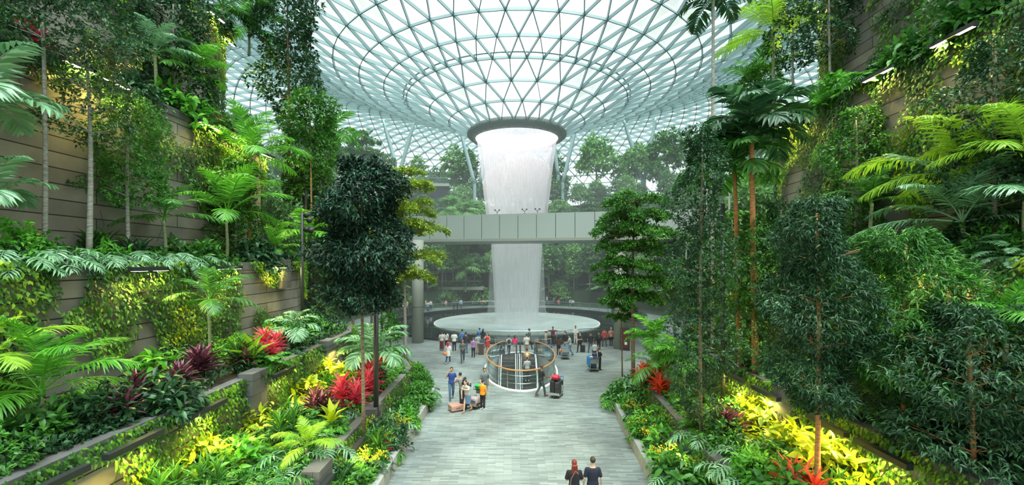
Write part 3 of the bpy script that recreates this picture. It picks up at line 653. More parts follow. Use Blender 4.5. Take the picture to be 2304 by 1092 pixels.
# ---------------------------------------------------------------- creeper on the walls (uncountable leaves: one mesh per wall face)
# stretches of bare stone the creeper has not reached
HOLES = {(-1, 4): ((11.9, 15.9, 8.2, 13.4), (24.6, 28, 8, 12.6)), (-1, 5): ((20.3, 24.2, 14.6, 20),), (-1, 3): ((11.2, 12.3, 3.6, 7.0), (22.6, 25.6, 4.4, 7.2)),
         (1, 4): ((17.6, 18.9, 8, 14), (13.0, 14.2, 11, 14)), (1, 5): ((20.6, 22.0, 14.8, 22),), (1, 3): ((14.8, 15.8, 4, 6.8),)}
def creeper(side, k, dens, leaf, label, thr=.0, ymin=3, ymax=35, mt='creeper', low=0):
    Z = TZ if side < 0 else TZR; z0 = (Z[k-1] if k else 0)-.1; z1 = Z[k]+.05
    leaf *= .84; n = int((ymax-ymin)*(z1-z0)*dens*1.3); y = ymin+(ymax-ymin)*G.random(n)**1.25; z = z0+(z1-z0)*(1-G.random(n)**1.15)
    # clumps hang from the ledge and thin out downwards
    f = np.sin(y*.9+k*2+side)+np.sin(y*2.3+k)*.6+np.sin(y*.35+z*1.3+k*3+side)*.9+.5*np.sin(z*2.1+y*1.7)
    for (ya, yb, za, zb) in HOLES.get((side, k), ()): f = f-5*((y > ya+.45*np.sin(z*2.3+ya)) & (y < yb+.5*np.sin(z*1.9+yb)+.2*np.sin(z*6)) & (z > za+.4*np.sin(y*3)) & (z < zb+.5*np.sin(y*2.2)))
    keep = f+2.2*((z-z0)/(z1-z0))-1.1 > thr; y, z = y[keep], z[keep]; n = len(y)
    thick = .10+.28*(.5+.5*np.sin(y*3.1+z*2.7))*(.4+.6*G.random(n))
    x = np.array([px_x(side, k, yy) for yy in y])-side*(.06+thick*G.random(n))
    D = np.stack([-side*(.35+.3*G.random(n)), G.normal(0, .55, n), -.9+G.normal(0, .35, n)], 1)
    N = unit(np.stack([-side*np.ones(n), G.normal(0, .4, n), .55+G.normal(0, .3, n)], 1))
    mb = MB(); leaves(mb, np.stack([x, y, z], 1), D, N, leaf*(.7+.6*G.random(n)), leaf*.52*(.8+.4*G.random(n)), T_L if leaf > .15 else T_S)
    # stems
    for i in range(26):
        yy = R.uniform(ymin, ymax); zz = R.uniform(z0+.6, z1); xx = px_x(side, k, yy)-side*.05
        mb.tube([(xx, yy, zz), (xx-side*.05, yy+.1, zz-.5), (xx, yy-.1, zz-1.1)], .008, 3, a=.1, cap=False)
    tag(mb.build('wall_creeper', L[mt]), label, 'creeper', None, 'stuff')
SN = {-1: 'left', 1: 'right'}
for s in (-1, 1):
    b = 'on the left slope' if s < 0 else 'on the right slope'
    creeper(s, 1, 150, .13, 'green creeper leaves over the lowest planter wall %s' % b, -.9)
    creeper(s, 2, 190, .15, 'green creeper leaves with painted lamplight yellow over the second planter wall %s' % b, -1.2)
    creeper(s, 3, 190, .17, 'green creeper over the stone wall just below eye level %s' % b, -.8 if s < 0 else -.6)
    creeper(s, 4, 150, .18, 'green creeper hanging over the tall stone wall above eye level %s' % b, -.3 if s < 0 else -1.3)
    creeper(s, 5, 120, .2, 'creeper over the uppermost stone wall %s' % b, -.6 if s < 0 else -1.0)
# low undergrowth on each bed
def undergrowth(side, k, dens, L_, hh, mt, label, ymin=2, ymax=35):
    Z = TZ if side < 0 else TZR; y = ymin+(ymax-ymin)*G.random(int((ymax-ymin)*dens)); n = len(y); u = G.random(n)
    a = np.array([px_x(side, k, q, .25) for q in y]); b = np.array([px_x(side, k+1, q, -.25) if k < 5 else side*(20+bend(q)) for q in y])
    x = a+(b-a)*u; hgt = hh*(.25+.75*(.5+.5*np.sin(y*1.9+k+x))*G.random(n)); P = np.stack([x, y, Z[k]-.1+hgt], 1)
    mb = MB(); clusters(mb, P, np.stack([-side*.3+0*x, 0*x-.2, 1+0*x], 1), 7, L_, L_*.42, T_S, 1.0, .2, .3)
    tag(mb.build('undergrowth', L[mt]), label, 'undergrowth', None, 'stuff')
for s in (-1, 1):
    b = 'on the left slope' if s < 0 else 'on the right slope'
    undergrowth(s, 0, 55, .20, .75, 'mid', 'leafy undergrowth filling the planter beside the paved path %s' % b, 12)
    undergrowth(s, 1, 60, .18, .5, 'mid', 'low leafy plants filling the second bed %s' % b, 8)
    undergrowth(s, 2, 45, .18, .45, 'dark', 'low dark undergrowth on the bed below eye level %s' % b, 5)
    undergrowth(s, 3, 40, .18, .5, 'mid', 'undergrowth on the bed at eye level %s' % b, 6)
    undergrowth(s, 4, 36, .22, .6, 'dark', 'undergrowth on the bed above the tall wall %s' % b, 8)
    undergrowth(s, 5, 40, .25, 1.2, 'dark', 'undergrowth along the topmost bed %s' % b, 8)

def solve(fx, px):
    """depth along a terrace edge at which the edge is seen in the direction px"""
    r = abs(px-1152)/F; best = (9, 20.)
    for i in range(300):
        Y = 3+i*.1; q = abs(fx(Y))/Y
        if q <= r: return Y
        best = min(best, (q, Y))
    return best[1]
# ---------------------------------------------------------------- lamps under the ledges
LN = [0]
def wall_lamp(side, k, px, power=34, label=None, col=(1, .76, .16)):
    Z = TZ if side < 0 else TZR; xs = TX if side < 0 else TXR
    Y = solve(lambda q: px_x(side, k, q, -.45), px)
    x = px_x(side, k, Y, -.45); z = Z[k]-.22
    o = empty('wall_lamp', (x, Y, z)); tag(o, label, 'lamp')
    hs = MB().box((0, 0, 0), (.16, 1.5, .13)).build('housing', DSTEEL, o)
    for q in (-.5, .5): MB().box((side*.24, q, -.02), (.5, .05, .05)).build('bracket', DSTEEL, o)
    for q in (-.42, .42): MB().box((0, q, -.067), (.12, .5, .006)).build('light_strip', LAMP, hs)
    ld = bpy.data.lights.new('wall_lamp_light', 'AREA'); ld.shape = 'RECTANGLE'; ld.size = .15; ld.size_y = 1.3; ld.energy = power*1.9; ld.color = col
    link('light', ld, o, (0, 0, -.12), (0, side*math.radians(-38)*-1, 0))
ORD = ['nearest', 'second nearest', 'third nearest', 'fourth', 'fifth', 'sixth', 'seventh']
for side, k, pxs, pw, row in ((-1, 4, (188, 246, 470, 541, 602, 652), 60, 'in the row above eye level on the left slope'), (-1, 5, (485, 533, 566, 588), 60, 'in the topmost row on the left slope'),
                          (-1, 3, (338, 515, 625), 60, 'just below eye level on the left slope'), (-1, 2, (100, 300, 465, 640, 745), 55, 'in the second row up on the left slope'), (-1, 1, (720, 800), 30, 'on the lowest planter wall of the left slope'),
                          (1, 4, (2142, 1980, 1788, 1748), 60, 'in the row above eye level on the right slope'), (1, 5, (1803, 1757), 60, 'in the topmost row on the right slope'),
                          (1, 3, (2110, 1960, 1750, 1645), 55, 'at eye level on the right slope'), (1, 2, (1985, 1860, 1725, 1650), 60, 'in the second row up on the right slope'), (1, 1, (1530,), 30, 'low on the planter wall of the right slope')):
    for i, p in enumerate(pxs):
        wall_lamp(side, k, p, pw, '%s slim black bar lamp %s' % (ORD[i], row))

# ---------------------------------------------------------------- the plants one can point to
def T_(k, side): return (TZ if side < 0 else TZR)[k]-.12
def pos(px, X, side=None): return X, at(px, X)
# dark columnar trees
tr1 = trunk_mesh(9.2, .085, .03, .12, boughs=((5, 1.1, 4, .5), (6.2, 1.2, 4, .5), (7.5, 1., 4, .6), (8.4, .7, 4, .8)), seed=4)
def coltree(px, X, base, ctop, cbot, r, n, mt, label, L_=.2, W_=.075, T=T_L, lumps=7, per=6, tm=BARK, taper=.5, tr=.07):
    if at(px, X) < 18: L_, W_, n = L_*.72, W_*.72, int(n*1.6)
    Y = at(px, X); h = ctop-base; c = crown_column(ctop-cbot, r, n, per, L_, W_, T, lumps, taper).mesh('crown', L[mt])
    t = trunk_mesh(h-.3, tr, .03, .10, boughs=[(cbot-base+(ctop-cbot)*q, r*.9, 4, .45) for q in (.1, .3, .5, .7)], m=tm, seed=int(px))
    return tree(X, Y, base, t, c, cbot-base, mt, label)
coltree(818, -5.2, T_(1, -1), 11.1, 5.8, 1.36, 2200, 'deep', 'tall dark glossy-leaved tree on a slim trunk, left of the pale bridge', .26, .095, lumps=9, per=6)
coltree(1577, 6.5, T_(1, 1), 12.2, 2.0, .98, 1700, 'dark', 'tall dark ivy-like leafy column tree next to the umbrella tree', .17, .07, T_S, 12, 7, taper=.6)
coltree(1838, 7.4, T_(1, 1), 9.0, 3.9, .95, 1900, 'dark', 'leafy tree on a thin red-brown trunk, between the dark column tree and the pale-tipped tree', .19, .05, T_L, 7, 7, BARKR)
coltree(2035, 9.6, T_(2, 1), 8.25, 4.2, 1.3, 1800, 'mid', 'tree with drooping pointed leaves and pale green tips in front of the lamp-lit wall', .22, .05, T_L, 6, 7, BARKR, tr=.05)
coltree(2190, 9.6, T_(2, 1), 6.6, 3.2, 1.5, 1500, 'dark', 'dark drooping-leaf bush tree in the shadow at the lower right', .2, .05, T_L, 5, 6, BARKR, tr=.05)
coltree(650, -15.2, T_(4, -1), 27.5, 17.5, 2.0, 900, 'dark', 'tall airy tree with layered twigs rising to the roof on the left', .34, .15, T_S, 5, 6, taper=.3, tr=.12)
coltree(700, -13, T_(3, -1), 18.5, 13.5, 1.6, 700, 'mid', 'mid-green leafy tree below the tall airy tree', .3, .13, T_S, 5, 6)
coltree(200, -13.2, T_(3, -1), 14.5, 11.2, 1.0, 420, 'dark', 'slender tree with a mottled trunk against the stone wall at upper left', .2, .08, T_S, 4, 5, BARKG, tr=.09)
coltree(100, -13.6, T_(3, -1), 17.5, 13.6, 2.2, 1300, 'dark', 'wide dark tree crown filling the upper left corner', .2, .08, T_S, 5, 6, BARKG)
coltree(290, -13.4, T_(3, -1), 13.2, 9.4, 1.05, 800, 'mid', 'bushy small-leaved tree between the slender trunk and the row of lamps', .17, .075, T_S, 5, 6, BARKG)
coltree(1785, 15.6, T_(4, 1), 25, 18.5, 1.3, 480, 'dark', 'thin pale-trunked tree standing against the right slope high up', .26, .1, T_S, 6, 5, BARKG)
coltree(1868, 15.6, T_(4, 1), 22.5, 17.6, 1.3, 600, 'dark', 'thin-trunked tree in front of the upper stone wall at right', .22, .09, T_S, 6, 5, BARKG)
coltree(2260, 15.2, T_(4, 1), 19, 15.2, 1.6, 600, 'mid', 'leafy tree at the top right corner above the wall lamp', .22, .1, T_S, 6, 5, BARKG)
coltree(1700, 9.5, T_(2, 1), 9.4, 3.5, 1.0, 1200, 'mid', 'bushy small-leaved tree hiding the foot of the rust-trunked palm', .17, .08, T_S, 5, 6)
coltree(1755, 10.2, T_(2, 1), 9.8, 3.6, .95, 900, 'dark', 'narrow dark bush tree between the rust-trunked palm and the thin red-brown trunk', .17, .07, T_S, 5, 6)
coltree(1650, 11.2, T_(2, 1), 10.0, 4.0, 1.2, 900, 'mid', 'leafy tree standing just behind the two rust-trunked palms', .2, .09, T_S, 5, 6)
coltree(395, -15.9, T_(4, -1), 20.5, 14.5, 1.5, 900, 'dark', 'dark leafy tree on the bed above the left wall lamps', .24, .1, T_S, 5, 6, BARKG)
coltree(530, -13.6, T_(3, -1), 12.6, 8.0, 1.1, 800, 'mid', 'creeper-wrapped tree beside the rust-trunked palm on the left', .2, .09, T_S, 5, 6, BARKG)
coltree(2240, 13.2, T_(3, 1), 13.6, 8.5, 1.2, 1000, 'dark', 'dark leafy tree behind the glowing lime palm', .18, .08, T_S, 5, 6)
coltree(878, -7.9, 0, 4.2, 2.4, .55, 200, 'mid', 'young slim tree between the column and the broad dark tree', .2, .09, T_L, 4, 5)
# umbrella trees
def umbrella(x, y, z, h, tiers, n, mt, label, L_=.15, W_=.07, tm=BARK, tr=.1, per=5, rz=0):
    c = crown_tiers(tiers, n, per, L_, W_).mesh('crown', L[mt]); t = trunk_mesh(h, tr, tr*.35, .1, boughs=[(q-.1, r*.8, 6, .12) for q, r in tiers], m=tm, seed=int(h*10))
    return tree(x, y, z, t, c, 0, mt, label, rz)
Yu = 26; umbrella((1425-1152)*Yu/F, Yu, .4, 10.6, ((5.0, 2.3), (5.9, 2.7), (6.9, 2.5), (7.9, 2.3), (8.8, 3.0), (9.8, 2.7), (10.7, 2.2)), 8500, 'mid', 'layered umbrella-shaped tree with fine leaves in front of the right end of the bridge', .17, .085, tr=.13)
umbrella((1400-1152)*27.5/F, 27.5, .4, 5.8, ((3.7, 1.0), (4.4, 1.2)), 700, 'mid', 'low leafy branches of a small tree in front of the right column', .17, .085, tr=.05)
umbrella(-7.2, 30, .3, 13.4, ((6.2, 2.8), (7.6, 2.6), (9.4, 2.9), (10.8, 2.7), (12.3, 2.2), (13.3, 1.4)), 6000, 'olive', 'yellow-green layered tree overlapping the left end of the bridge', .2, .1, BARKG, .13)
# big palms
palm(-10.6, 10.0, T_(2, -1), 1.0, 2.1, 13, 'feather', 'large arching feather palm at the lower left edge', 'bright', seed=1)
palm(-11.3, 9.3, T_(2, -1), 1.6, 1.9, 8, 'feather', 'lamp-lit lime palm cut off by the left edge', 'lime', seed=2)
palm(-13.4, 11.3, T_(3, -1), 3.9, 2.0, 9, 'broad', 'long-leaved palm reaching in from the left edge above eye level', 'pale', seed=3)
palm(-13.1, 11.2, T_(3, -1), 1.7, 1.4, 8, 'broad', 'smaller palm at the left edge under the long-leaved one', 'pale', seed=33)
palm(-13.3, at(510, -13.3), T_(3, -1), 2.2, 3.0, 12, 'feather', 'wide-spreading feather palm on the left bed at eye level', 'bright', seed=4, r=.08)
palm(-13.2, at(370, -13.2), T_(3, -1), 1.7, 2.1, 10, 'feather', 'feather palm with narrow arching fronds in front of the plain stone wall', 'mid', seed=5, r=.07)
palm(-13.3, at(560, -13.3), T_(3, -1), 5.3, 3.0, 13, 'feather', 'tall feather palm with a rust trunk beside the left row of lamps', 'bright', trunkm=BARKR, seed=6)
palm(-15.4, at(425, -15.4), T_(4, -1), 2.4, 2.3, 12, 'feather', 'bright feather palm on the bed above the left wall lamps', 'bright', seed=7)
palm(-15.6, at(350, -15.6), T_(4, -1), 2.6, 2.0, 9, 'feather', 'pale feather palm just left of the bright one above the wall lamps', 'pale', seed=8)
palm(-17.8, at(500, -17.8), T_(5, -1), 1.6, 3.0, 12, 'feather', 'dark green palm fronds at the very top of the left slope', 'mid', seed=9)
palm(-17.8, at(560, -17.8), T_(5, -1), 1.8, 3.0, 12, 'feather', 'second palm at the top of the left slope, nearer the glass roof', 'bright', seed=10)
palm((745-1152)*34/F, 34, T_(3, -1), 9.5, 2.6, 9, 'broad', 'slim palm with upright broad leaflets standing against the glass roof on the left', 'bright', trunkm=BARKP, seed=11, r=.12)
palm(-10.6, at(470, -10.6), T_(2, -1), 2.6, 1.7, 11, 'feather', 'young palm with a green stem between the red cordylines and the creeper wall', 'mid', seed=12, r=.06)
palm(-9.9, at(660, -9.9), T_(2, -1), .9, 1.3, 11, 'broad', 'pale upright-leaved palm in front of the end of the left stone wall', 'pale', seed=13, r=.05)
palm(-6.4, at(840, -6.4), T_(1, -1), 1.6, 2.0, 10, 'broad', 'palm with pale broad leaflets under the big dark tree', 'pale', seed=14, r=.06)
palm(-6.1, at(690, -6.1), T_(1, -1), .5, 1.1, 10, 'feather', 'young lime palm in the lower left planting near the path', 'lime', seed=15, r=.05)
palm(-12.9, at(690, -12.9), T_(3, -1), 1.7, 2.2, 10, 'broad', 'broad-leaved palm behind the security camera pole', 'bright', seed=16)
palm(-12.8, at(615, -12.8), T_(3, -1), .6, 1.8, 12, 'feather', 'low palm clump on the end of the left bed at eye level', 'bright', seed=17, r=.05)
# right side
palm((1604-1152)*22/F, 22, T_(1, 1), 18.9, 2.1, 10, 'broad', 'very tall slim palm with a ringed grey trunk in front of the roof', 'dark', trunkm=BARKG, seed=20, r=.10, low=.25)
palm((1700-1152)*17/F, 17, T_(2, 1), 9.0, 2.6, 19, 'broad', 'big dark-green broad-leaved palm with a rust trunk on the right', 'dark', trunkm=BARKR, seed=21, r=.13, tilt=-.02)
palm((1665-1152)*18/F, 18, T_(2, 1), 7.9, 2.4, 17, 'broad', 'broad-leaved palm directly behind the rust-trunked one', 'mid', trunkm=BARKR, seed=22, r=.11, tilt=-.03)
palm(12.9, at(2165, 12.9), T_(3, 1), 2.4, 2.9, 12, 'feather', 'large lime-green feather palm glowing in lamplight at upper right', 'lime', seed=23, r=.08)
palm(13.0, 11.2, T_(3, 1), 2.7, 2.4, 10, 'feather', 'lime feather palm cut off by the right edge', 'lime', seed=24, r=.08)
palm(12.6, at(2165, 12.6), T_(3, 1), 1.0, 2.6, 12, 'feather', 'pale silvery feather palm under the lime one', 'pale', seed=25, r=.08)
palm(12.8, at(1960, 12.8), T_(3, 1), 2.1, 1.7, 14, 'feather', 'dark fan-like palm between the wall lamps and the lime palm', 'mid', seed=26, r=.08)
palm(10.2, at(1700, 10.2), T_(2, 1), 4.3, 2.2, 14, 'feather', 'shaggy dark palm with hanging fronds beside the dark column tree', 'mid', seed=27, r=.09, low=.3)
palm(14.9, at(1700, 14.9), T_(4, 1), 3.4, 2.9, 12, 'feather', 'bright palm against the roof beside the tall slim palm', 'bright', seed=28, r=.09)
palm(14.8, at(1740, 14.8), T_(4, 1), 5.6, 3.2, 12, 'feather', 'palm with yellowish fronds at the top edge beside the tall slim palm', 'lime', seed=29, r=.09)
palm(7.0, at(1470, 7.0), T_(1, 1), 2.0, 1.8, 11, 'broad', 'palm with upright bright leaves in front of the right column', 'bright', seed=30, r=.06)
palm(6.6, at(1478, 6.6), T_(1, 1), 1.2, 1.7, 14, 'feather', 'drooping feather palm below the bright upright one by the path', 'mid', seed=31, r=.07, low=.2)
palm(7.5, at(1540, 7.5), T_(1, 1), 1.6, 1.5, 10, 'broad', 'broad-leaved palm between the feather palm and the dark column tree', 'bright', seed=32, r=.06)
palm(10.3, at(1760, 10.3), T_(2, 1), 2.8, 1.6, 10, 'broad', 'pale-leaved palm right of the rust trunks', 'pale', seed=34, r=.06)
palm(10.4, at(2260, 10.4), T_(2, 1), 2.6, 1.8, 12, 'feather', 'grass-green palm in the shade near the right edge', 'bright', seed=35, r=.06)
palm(10.3, at(2120, 10.3), T_(2, 1), .6, 1.3, 12, 'feather', 'small dark palm in the shade at lower right', 'mid', seed=36, r=.06)
# split-leaf plants, ferns, cordylines: (kind, side, tier, px, depth into bed 0..1, scale, material)
ROWS = {}
def bed(side, k, px, u):
    def fx(Y):
        a = px_x(side, k, Y, .25); b = px_x(side, k+1, Y, -.25) if k < 5 else side*(20+bend(Y)); return a+(b-a)*u
    Y = solve(fx, px); return fx(Y), Y, T_(k, side)
def put(kind, side, k, px, u, s, label, mt=None, group=None, dz=0):
    x, y, z = bed(side, k, px, u); return plant(kind, x, y, z+dz, s, label, mt, group)
for px, u, s in ((45, .12, 1.1), (130, .1, 1.2), (215, .15, 1.15), (290, .1, 1.1), (345, .15, 1.1), (395, .1, 1.0), (90, .3, 1.2), (250, .35, 1.1), (440, .15, 1.0), (560, .2, 1.0), (10, .1, 1.1)):
    put('philo', -1, 3, px, u, s, 'silvery split-leaf philodendron along the left ledge at eye level', 'pale', 'split-leaf plants along the left ledge')
put('hangfern', -1, 3, 405, .02, 1.0, 'large fern hanging down over the left creeper wall', 'pale', dz=.1)
put('hangfern', -1, 3, 450, .02, .85, 'bright fern just right of the large hanging fern', 'bright')
put('hangfern', -1, 3, 330, .05, .6, 'small hanging fern over the yellow lamp-lit creeper', 'bright')
for px, u, s, mt, lab in ((615, .35, 1.5, 'red', 'bright red cordyline clump before the left stone wall end'), (590, .1, 1.2, 'red', 'low red cordyline at the corner of the stone planter'), (540, .2, 1.2, 'purple', 'dark red cordyline just left of the bright red clump'),
                          (455, .3, 1.45, 'purple', 'purple cordyline beside the young green-stemmed palm'), (410, .15, 1.2, 'purple', 'purple-brown cordyline leaning over the left ledge'), (300, .3, 1.3, 'purple', 'dark purple cordyline right of the large arching palm'), (265, .15, 1.0, 'purple', 'smallest purple cordyline by the arching palm')):
    put('cordyline' if mt == 'red' else 'purple', -1, 2, px, u, s, lab, mt)
for side, k, px, u, s, mt, lab in ((-1, 1, 800, .15, 1.8, 'red', 'coral-red cordyline at the foot of the slim trunk by the path'), (-1, 1, 838, .1, 1.9, 'red', 'coral-red cordyline right of the slim trunk'), (-1, 0, 845, .5, 1.0, 'red', 'coral cordyline next to the yellow orchids on the left'),
                                   (-1, 1, 905, .4, 1.2, 'scarlet', 'small orange-red cordyline near the left column'), (1, 1, 1468, .02, 1.55, 'scarlet', 'scarlet cordyline glowing beside the path on the right'), (1, 1, 1484, .0, 1.45, 'scarlet', 'second scarlet cordyline just below the glowing one'),
                                   (1, 1, 1500, .5, 1.0, 'purple', 'dark red cordyline under the scarlet ones'), (1, 0, 1440, .6, .8, 'red', 'small crimson cordyline behind the drooping palm'), (1, 1, 1815, .35, 1.5, 'scarlet', 'salmon-red cordyline at the bottom edge on the right'), (1, 1, 1640, .3, 1.3, 'purple', 'large dark purple cordyline at the bottom right of the column tree'),
                                   (1, 1, 1560, .1, .8, 'red', 'single pinkish cordyline low on the right bed')):
    put('cordyline' if mt != 'purple' else 'purple', side, k, px, u, s, lab, mt)
put('purple', -1, 1, 720, .5, 1.5, 'dark broad-leaved cordyline below the slim trunk', 'purple'); put('cordyline', -1, 4, 500, .3, 1.3, 'pink cordyline beside the left row of lamps', 'red'); put('cordyline', -1, 4, 90, .1, 1.2, 'reddish cordyline high at the top left corner', 'red')
for px, u, s, mt, lab in ((730, .2, 1.3, 'bright', 'bright fern in the middle of the left planting'), (600, .05, 1.3, 'bright', 'fern spilling over the corner of the stone planter')):
    put('fern', -1, 1 if px > 700 else 2, px, u, s, lab, mt)
for i, (side, k, px, u, s, mt) in enumerate(((-1, 1, 640, .3, 1.2, 'bright'), (-1, 0, 800, .6, 1.0, 'mid'), (-1, 0, 860, .4, 1., 'bright'), (-1, 1, 560, .5, 1.2, 'mid'), (-1, 1, 780, .7, 1.2, 'bright'), (-1, 2, 690, .4, 1.3, 'mid'),
        (1, 0, 1445, .5, 1.2, 'bright'), (1, 0, 1500, .5, 1.1, 'bright'), (1, 1, 1700, .4, 1.2, 'bright'), (1, 0, 1540, .6, 1.2, 'mid'), (1, 1, 1760, .6, 1.3, 'mid'), (1, 1, 1900, .4, 1.2, 'mid'), (1, 2, 1800, .4, 1.2, 'mid'),
        (-1, 4, 400, .2, 1.2, 'mid'), (1, 4, 1900, .1, 1.2, 'bright'), (1, 4, 1850, .1, 1.2, 'bright'), (1, 4, 2010, .1, 1.2, 'bright'), (1, 3, 1900, .2, 1.3, 'mid'), (1, 3, 2050, .15, 1.3, 'mid'), (1, 3, 2200, .1, 1.4, 'pale'), (1, 3, 2280, .15, 1.3, 'pale'))):
    put('fern', side, k, px, u, s, 'leafy green fern growing in the planted slopes', mt, 'ferns in the planted slopes')
for side, k, px, u, s in ((-1, 0, 850, .5, 1.0), (-1, 0, 880, .4, .8), (-1, 0, 893, .3, .9), (-1, 0, 825, .4, 1.), (1, 0, 1432, .45, .9), (1, 0, 1450, .3, 1.0), (1, 0, 1475, .4, 1.0), (1, 0, 1500, .3, 1.1), (1, 0, 1460, .5, .9)):
    x, y, z = bed(side, k, px, u); o = link('orchid', ORCH[0], None, (x, y, z+.25), (0, 0, R.uniform(0, 6)), s*.85); f = link('blossoms', ORCH[1], o)
    tag(o, 'spray of small yellow orchids in the planter beside the path', 'orchid', 'yellow orchids by the path')
for side, k, px, u, s, kind, mt in ((-1, 0, 780, .4, 1.0, 'philo', 'mid'), (-1, 0, 730, .4, 1.0, 'philo', 'pale'), (-1, 1, 650, .2, 1.2, 'philo', 'pale'), (-1, 1, 710, .1, 1.2, 'philo', 'pale'), (-1, 1, 600, .2, 1.1, 'philo', 'mid'), (-1, 1, 755, .4, 1.1, 'philo', 'pale'), (-1, 2, 650, .5, 1., 'philo', 'mid'),
        (1, 0, 1530, .4, 1.1, 'philo', 'pale'), (1, 1, 1600, .1, 1.2, 'philo', 'pale'), (1, 1, 1680, .1, 1.2, 'philo', 'pale'), (1, 1, 1740, .2, 1.2, 'philo', 'pale'), (1, 1, 1800, .5, 1.2, 'philo', 'mid'), (1, 1, 1950, .3, 1.2, 'philo', 'mid'), (1, 2, 2000, .3, 1.1, 'philo', 'mid'), (1, 0, 1480, .7, 1., 'philo', 'mid'), (1, 1, 1870, .15, 1.2, 'philo', 'pale')):
    put(kind, side, k, px, u, s, 'split-leaf philodendron growing in the lower planting', mt, 'split-leaf plants in the lower beds')
# small leafy bushes spilling over the kerb beside the path
for i, (side, px) in enumerate([(-1, p) for p in (960, 948, 935, 925, 915, 905, 900, 890, 880, 870, 850, 955, 940, 820, 790)]+[(1, p) for p in (1352, 1362, 1372, 1385, 1395, 1405, 1415, 1430, 1445, 1380, 1368, 1460, 1490, 1520)]):
    side_k = 0; x, y, z = bed(side, 0, px, .1 if i % 2 else .35)
    if y > 33 or y < 8: continue
    if y < 21: x, y, z = bed(side, 0, px+side*40, .7)
    plant(R.choice(['shrub', 'bigshrub', 'philo']), x, y, z, R.uniform(.9, 1.3), 'leafy green bush spilling over the kerb of the paved path', R.choice(['mid', 'mid', 'pale', 'bright']), 'bushes spilling over the kerb')
for side, k, px, u, s, lab in ((1, 1, 1725, .9, 1.7, 'leafy bush painted lamplit yellow, behind the dark column tree'), (1, 1, 1790, .85, 1.5, 'leafy bush painted lamplit yellow, left of the thin red-brown trunk'), (1, 1, 1870, .85, 1.6, 'leafy bush painted lamplit yellow, right behind the thin red-brown trunk'), (1, 1, 1960, .7, 1.3, 'leaves painted lamplit yellow, low at the bottom right'),
    (1, 1, 1680, .9, 1.3, 'creeping bush painted lamplit yellow, farthest along the right wall'), (-1, 1, 745, .9, 1.6, 'bush painted lamplit yellow, under the wall lamp left of the path'), (-1, 1, 690, .9, 1.4, 'bush painted lamplit yellow, right of the spilling fern'), (-1, 1, 590, .92, 1.3, 'leafy bush painted lamplit yellow, below the corner of the stone planter'), (-1, 1, 465, .95, 1.2, 'leafy bush painted lamplit yellow, under the third bar lamp at lower left'),
    (-1, 2, 530, .95, 1.1, 'bush painted lamplit yellow, behind the young green-stemmed palm'), (-1, 3, 640, .9, 1.3, 'bush painted lamplit yellow, at the left wall end beside the row of lamps'), (-1, 3, 490, .95, 1.3, 'bush painted lamplit yellow, under the third lamp of the left row')):
    put('bigshrub', side, k, px, u, s, lab, 'lamplit_paint')  # bushes added where lamps light the leaves, the glow painted in their colour
# fill
fills = 0
for side in (-1, 1):
    for k, n in ((0, 26), (1, 34), (2, 30), (3, 30), (4, 26), (5, 24)):
        for i in range(n):
            Y = 4+k*.8+30*((i+R.random())/n)**1.1; a = px_x(side, k, Y, .35); b = px_x(side, k+1, Y, -.35) if k < 5 else side*(20+bend(Y)); X = a+(b-a)*R.random()
            if abs((X/Y)) > 1.35 or Y > 35: continue
            kd = R.choice(['shrub', 'bigshrub', 'fern', 'lance', 'shrub', 'bigshrub', 'treefern' if k > 1 else 'fern'])
            plant(kd, X, Y, T_(k, side), R.uniform(.9, 1.5)*(1.25 if k > 3 else 1), {'shrub': 'small-leaved green shrub among the slope planting', 'bigshrub': 'broad-leaved green shrub among the slope planting', 'fern': 'arching fern tucked into the slope planting', 'treefern': 'feathery dark fern tucked into the slope planting', 'lance': 'strap-leaved green plant among the slope planting'}[kd],
                  R.choice(['mid', 'mid', 'dark', 'bright']), {'shrub': 'small-leaved shrubs', 'bigshrub': 'broad-leaved shrubs', 'fern': 'arching ferns', 'treefern': 'dark ferns', 'lance': 'strap-leaved plants'}[kd]+' of the slopes')
put('banana', -1, 2, 560, .1, 1.1, 'single yellow-green paddle-leaved plant behind the red cordyline', 'lime'); coltree(1700, 14.9, T_(4, 1), 19.5, 14.9, 1.4, 800, 'mid', 'leafy tree on the bed above the right wall lamps beside the slim tall palm', .22, .1, T_S, 5, 6, BARKG)
coltree(1925, 13.3, T_(3, 1), 13.4, 8.4, 1.0, 900, 'mid', 'leafy bush tree behind the dark fan-like palm on the right', .2, .09, T_S, 5, 6, BARKG)
for i, (k, px, u, s) in enumerate(((4, 1830, .1, 1.5), (4, 1880, .1, 1.6), (4, 1950, .1, 1.5), (4, 2060, .1, 1.5), (4, 1790, .15, 1.5), (4, 2180, .15, 1.4), (4, 1760, .2, 1.5), (4, 2250, .2, 1.5))):
    put('bigshrub' if i % 2 else 'philo', 1, k, px, u, s, 'bushy green plant leaning over the high right ledge above the wall lamps', R.choice(['mid', 'bright']), 'plants leaning over the high right ledge')
put('banana', -1, 1, 745, .2, .8, 'paddle leaves painted lamplit yellow near the bottom left of the path', 'lamplit_paint')  # lamplight on these leaves is painted as leaf colour

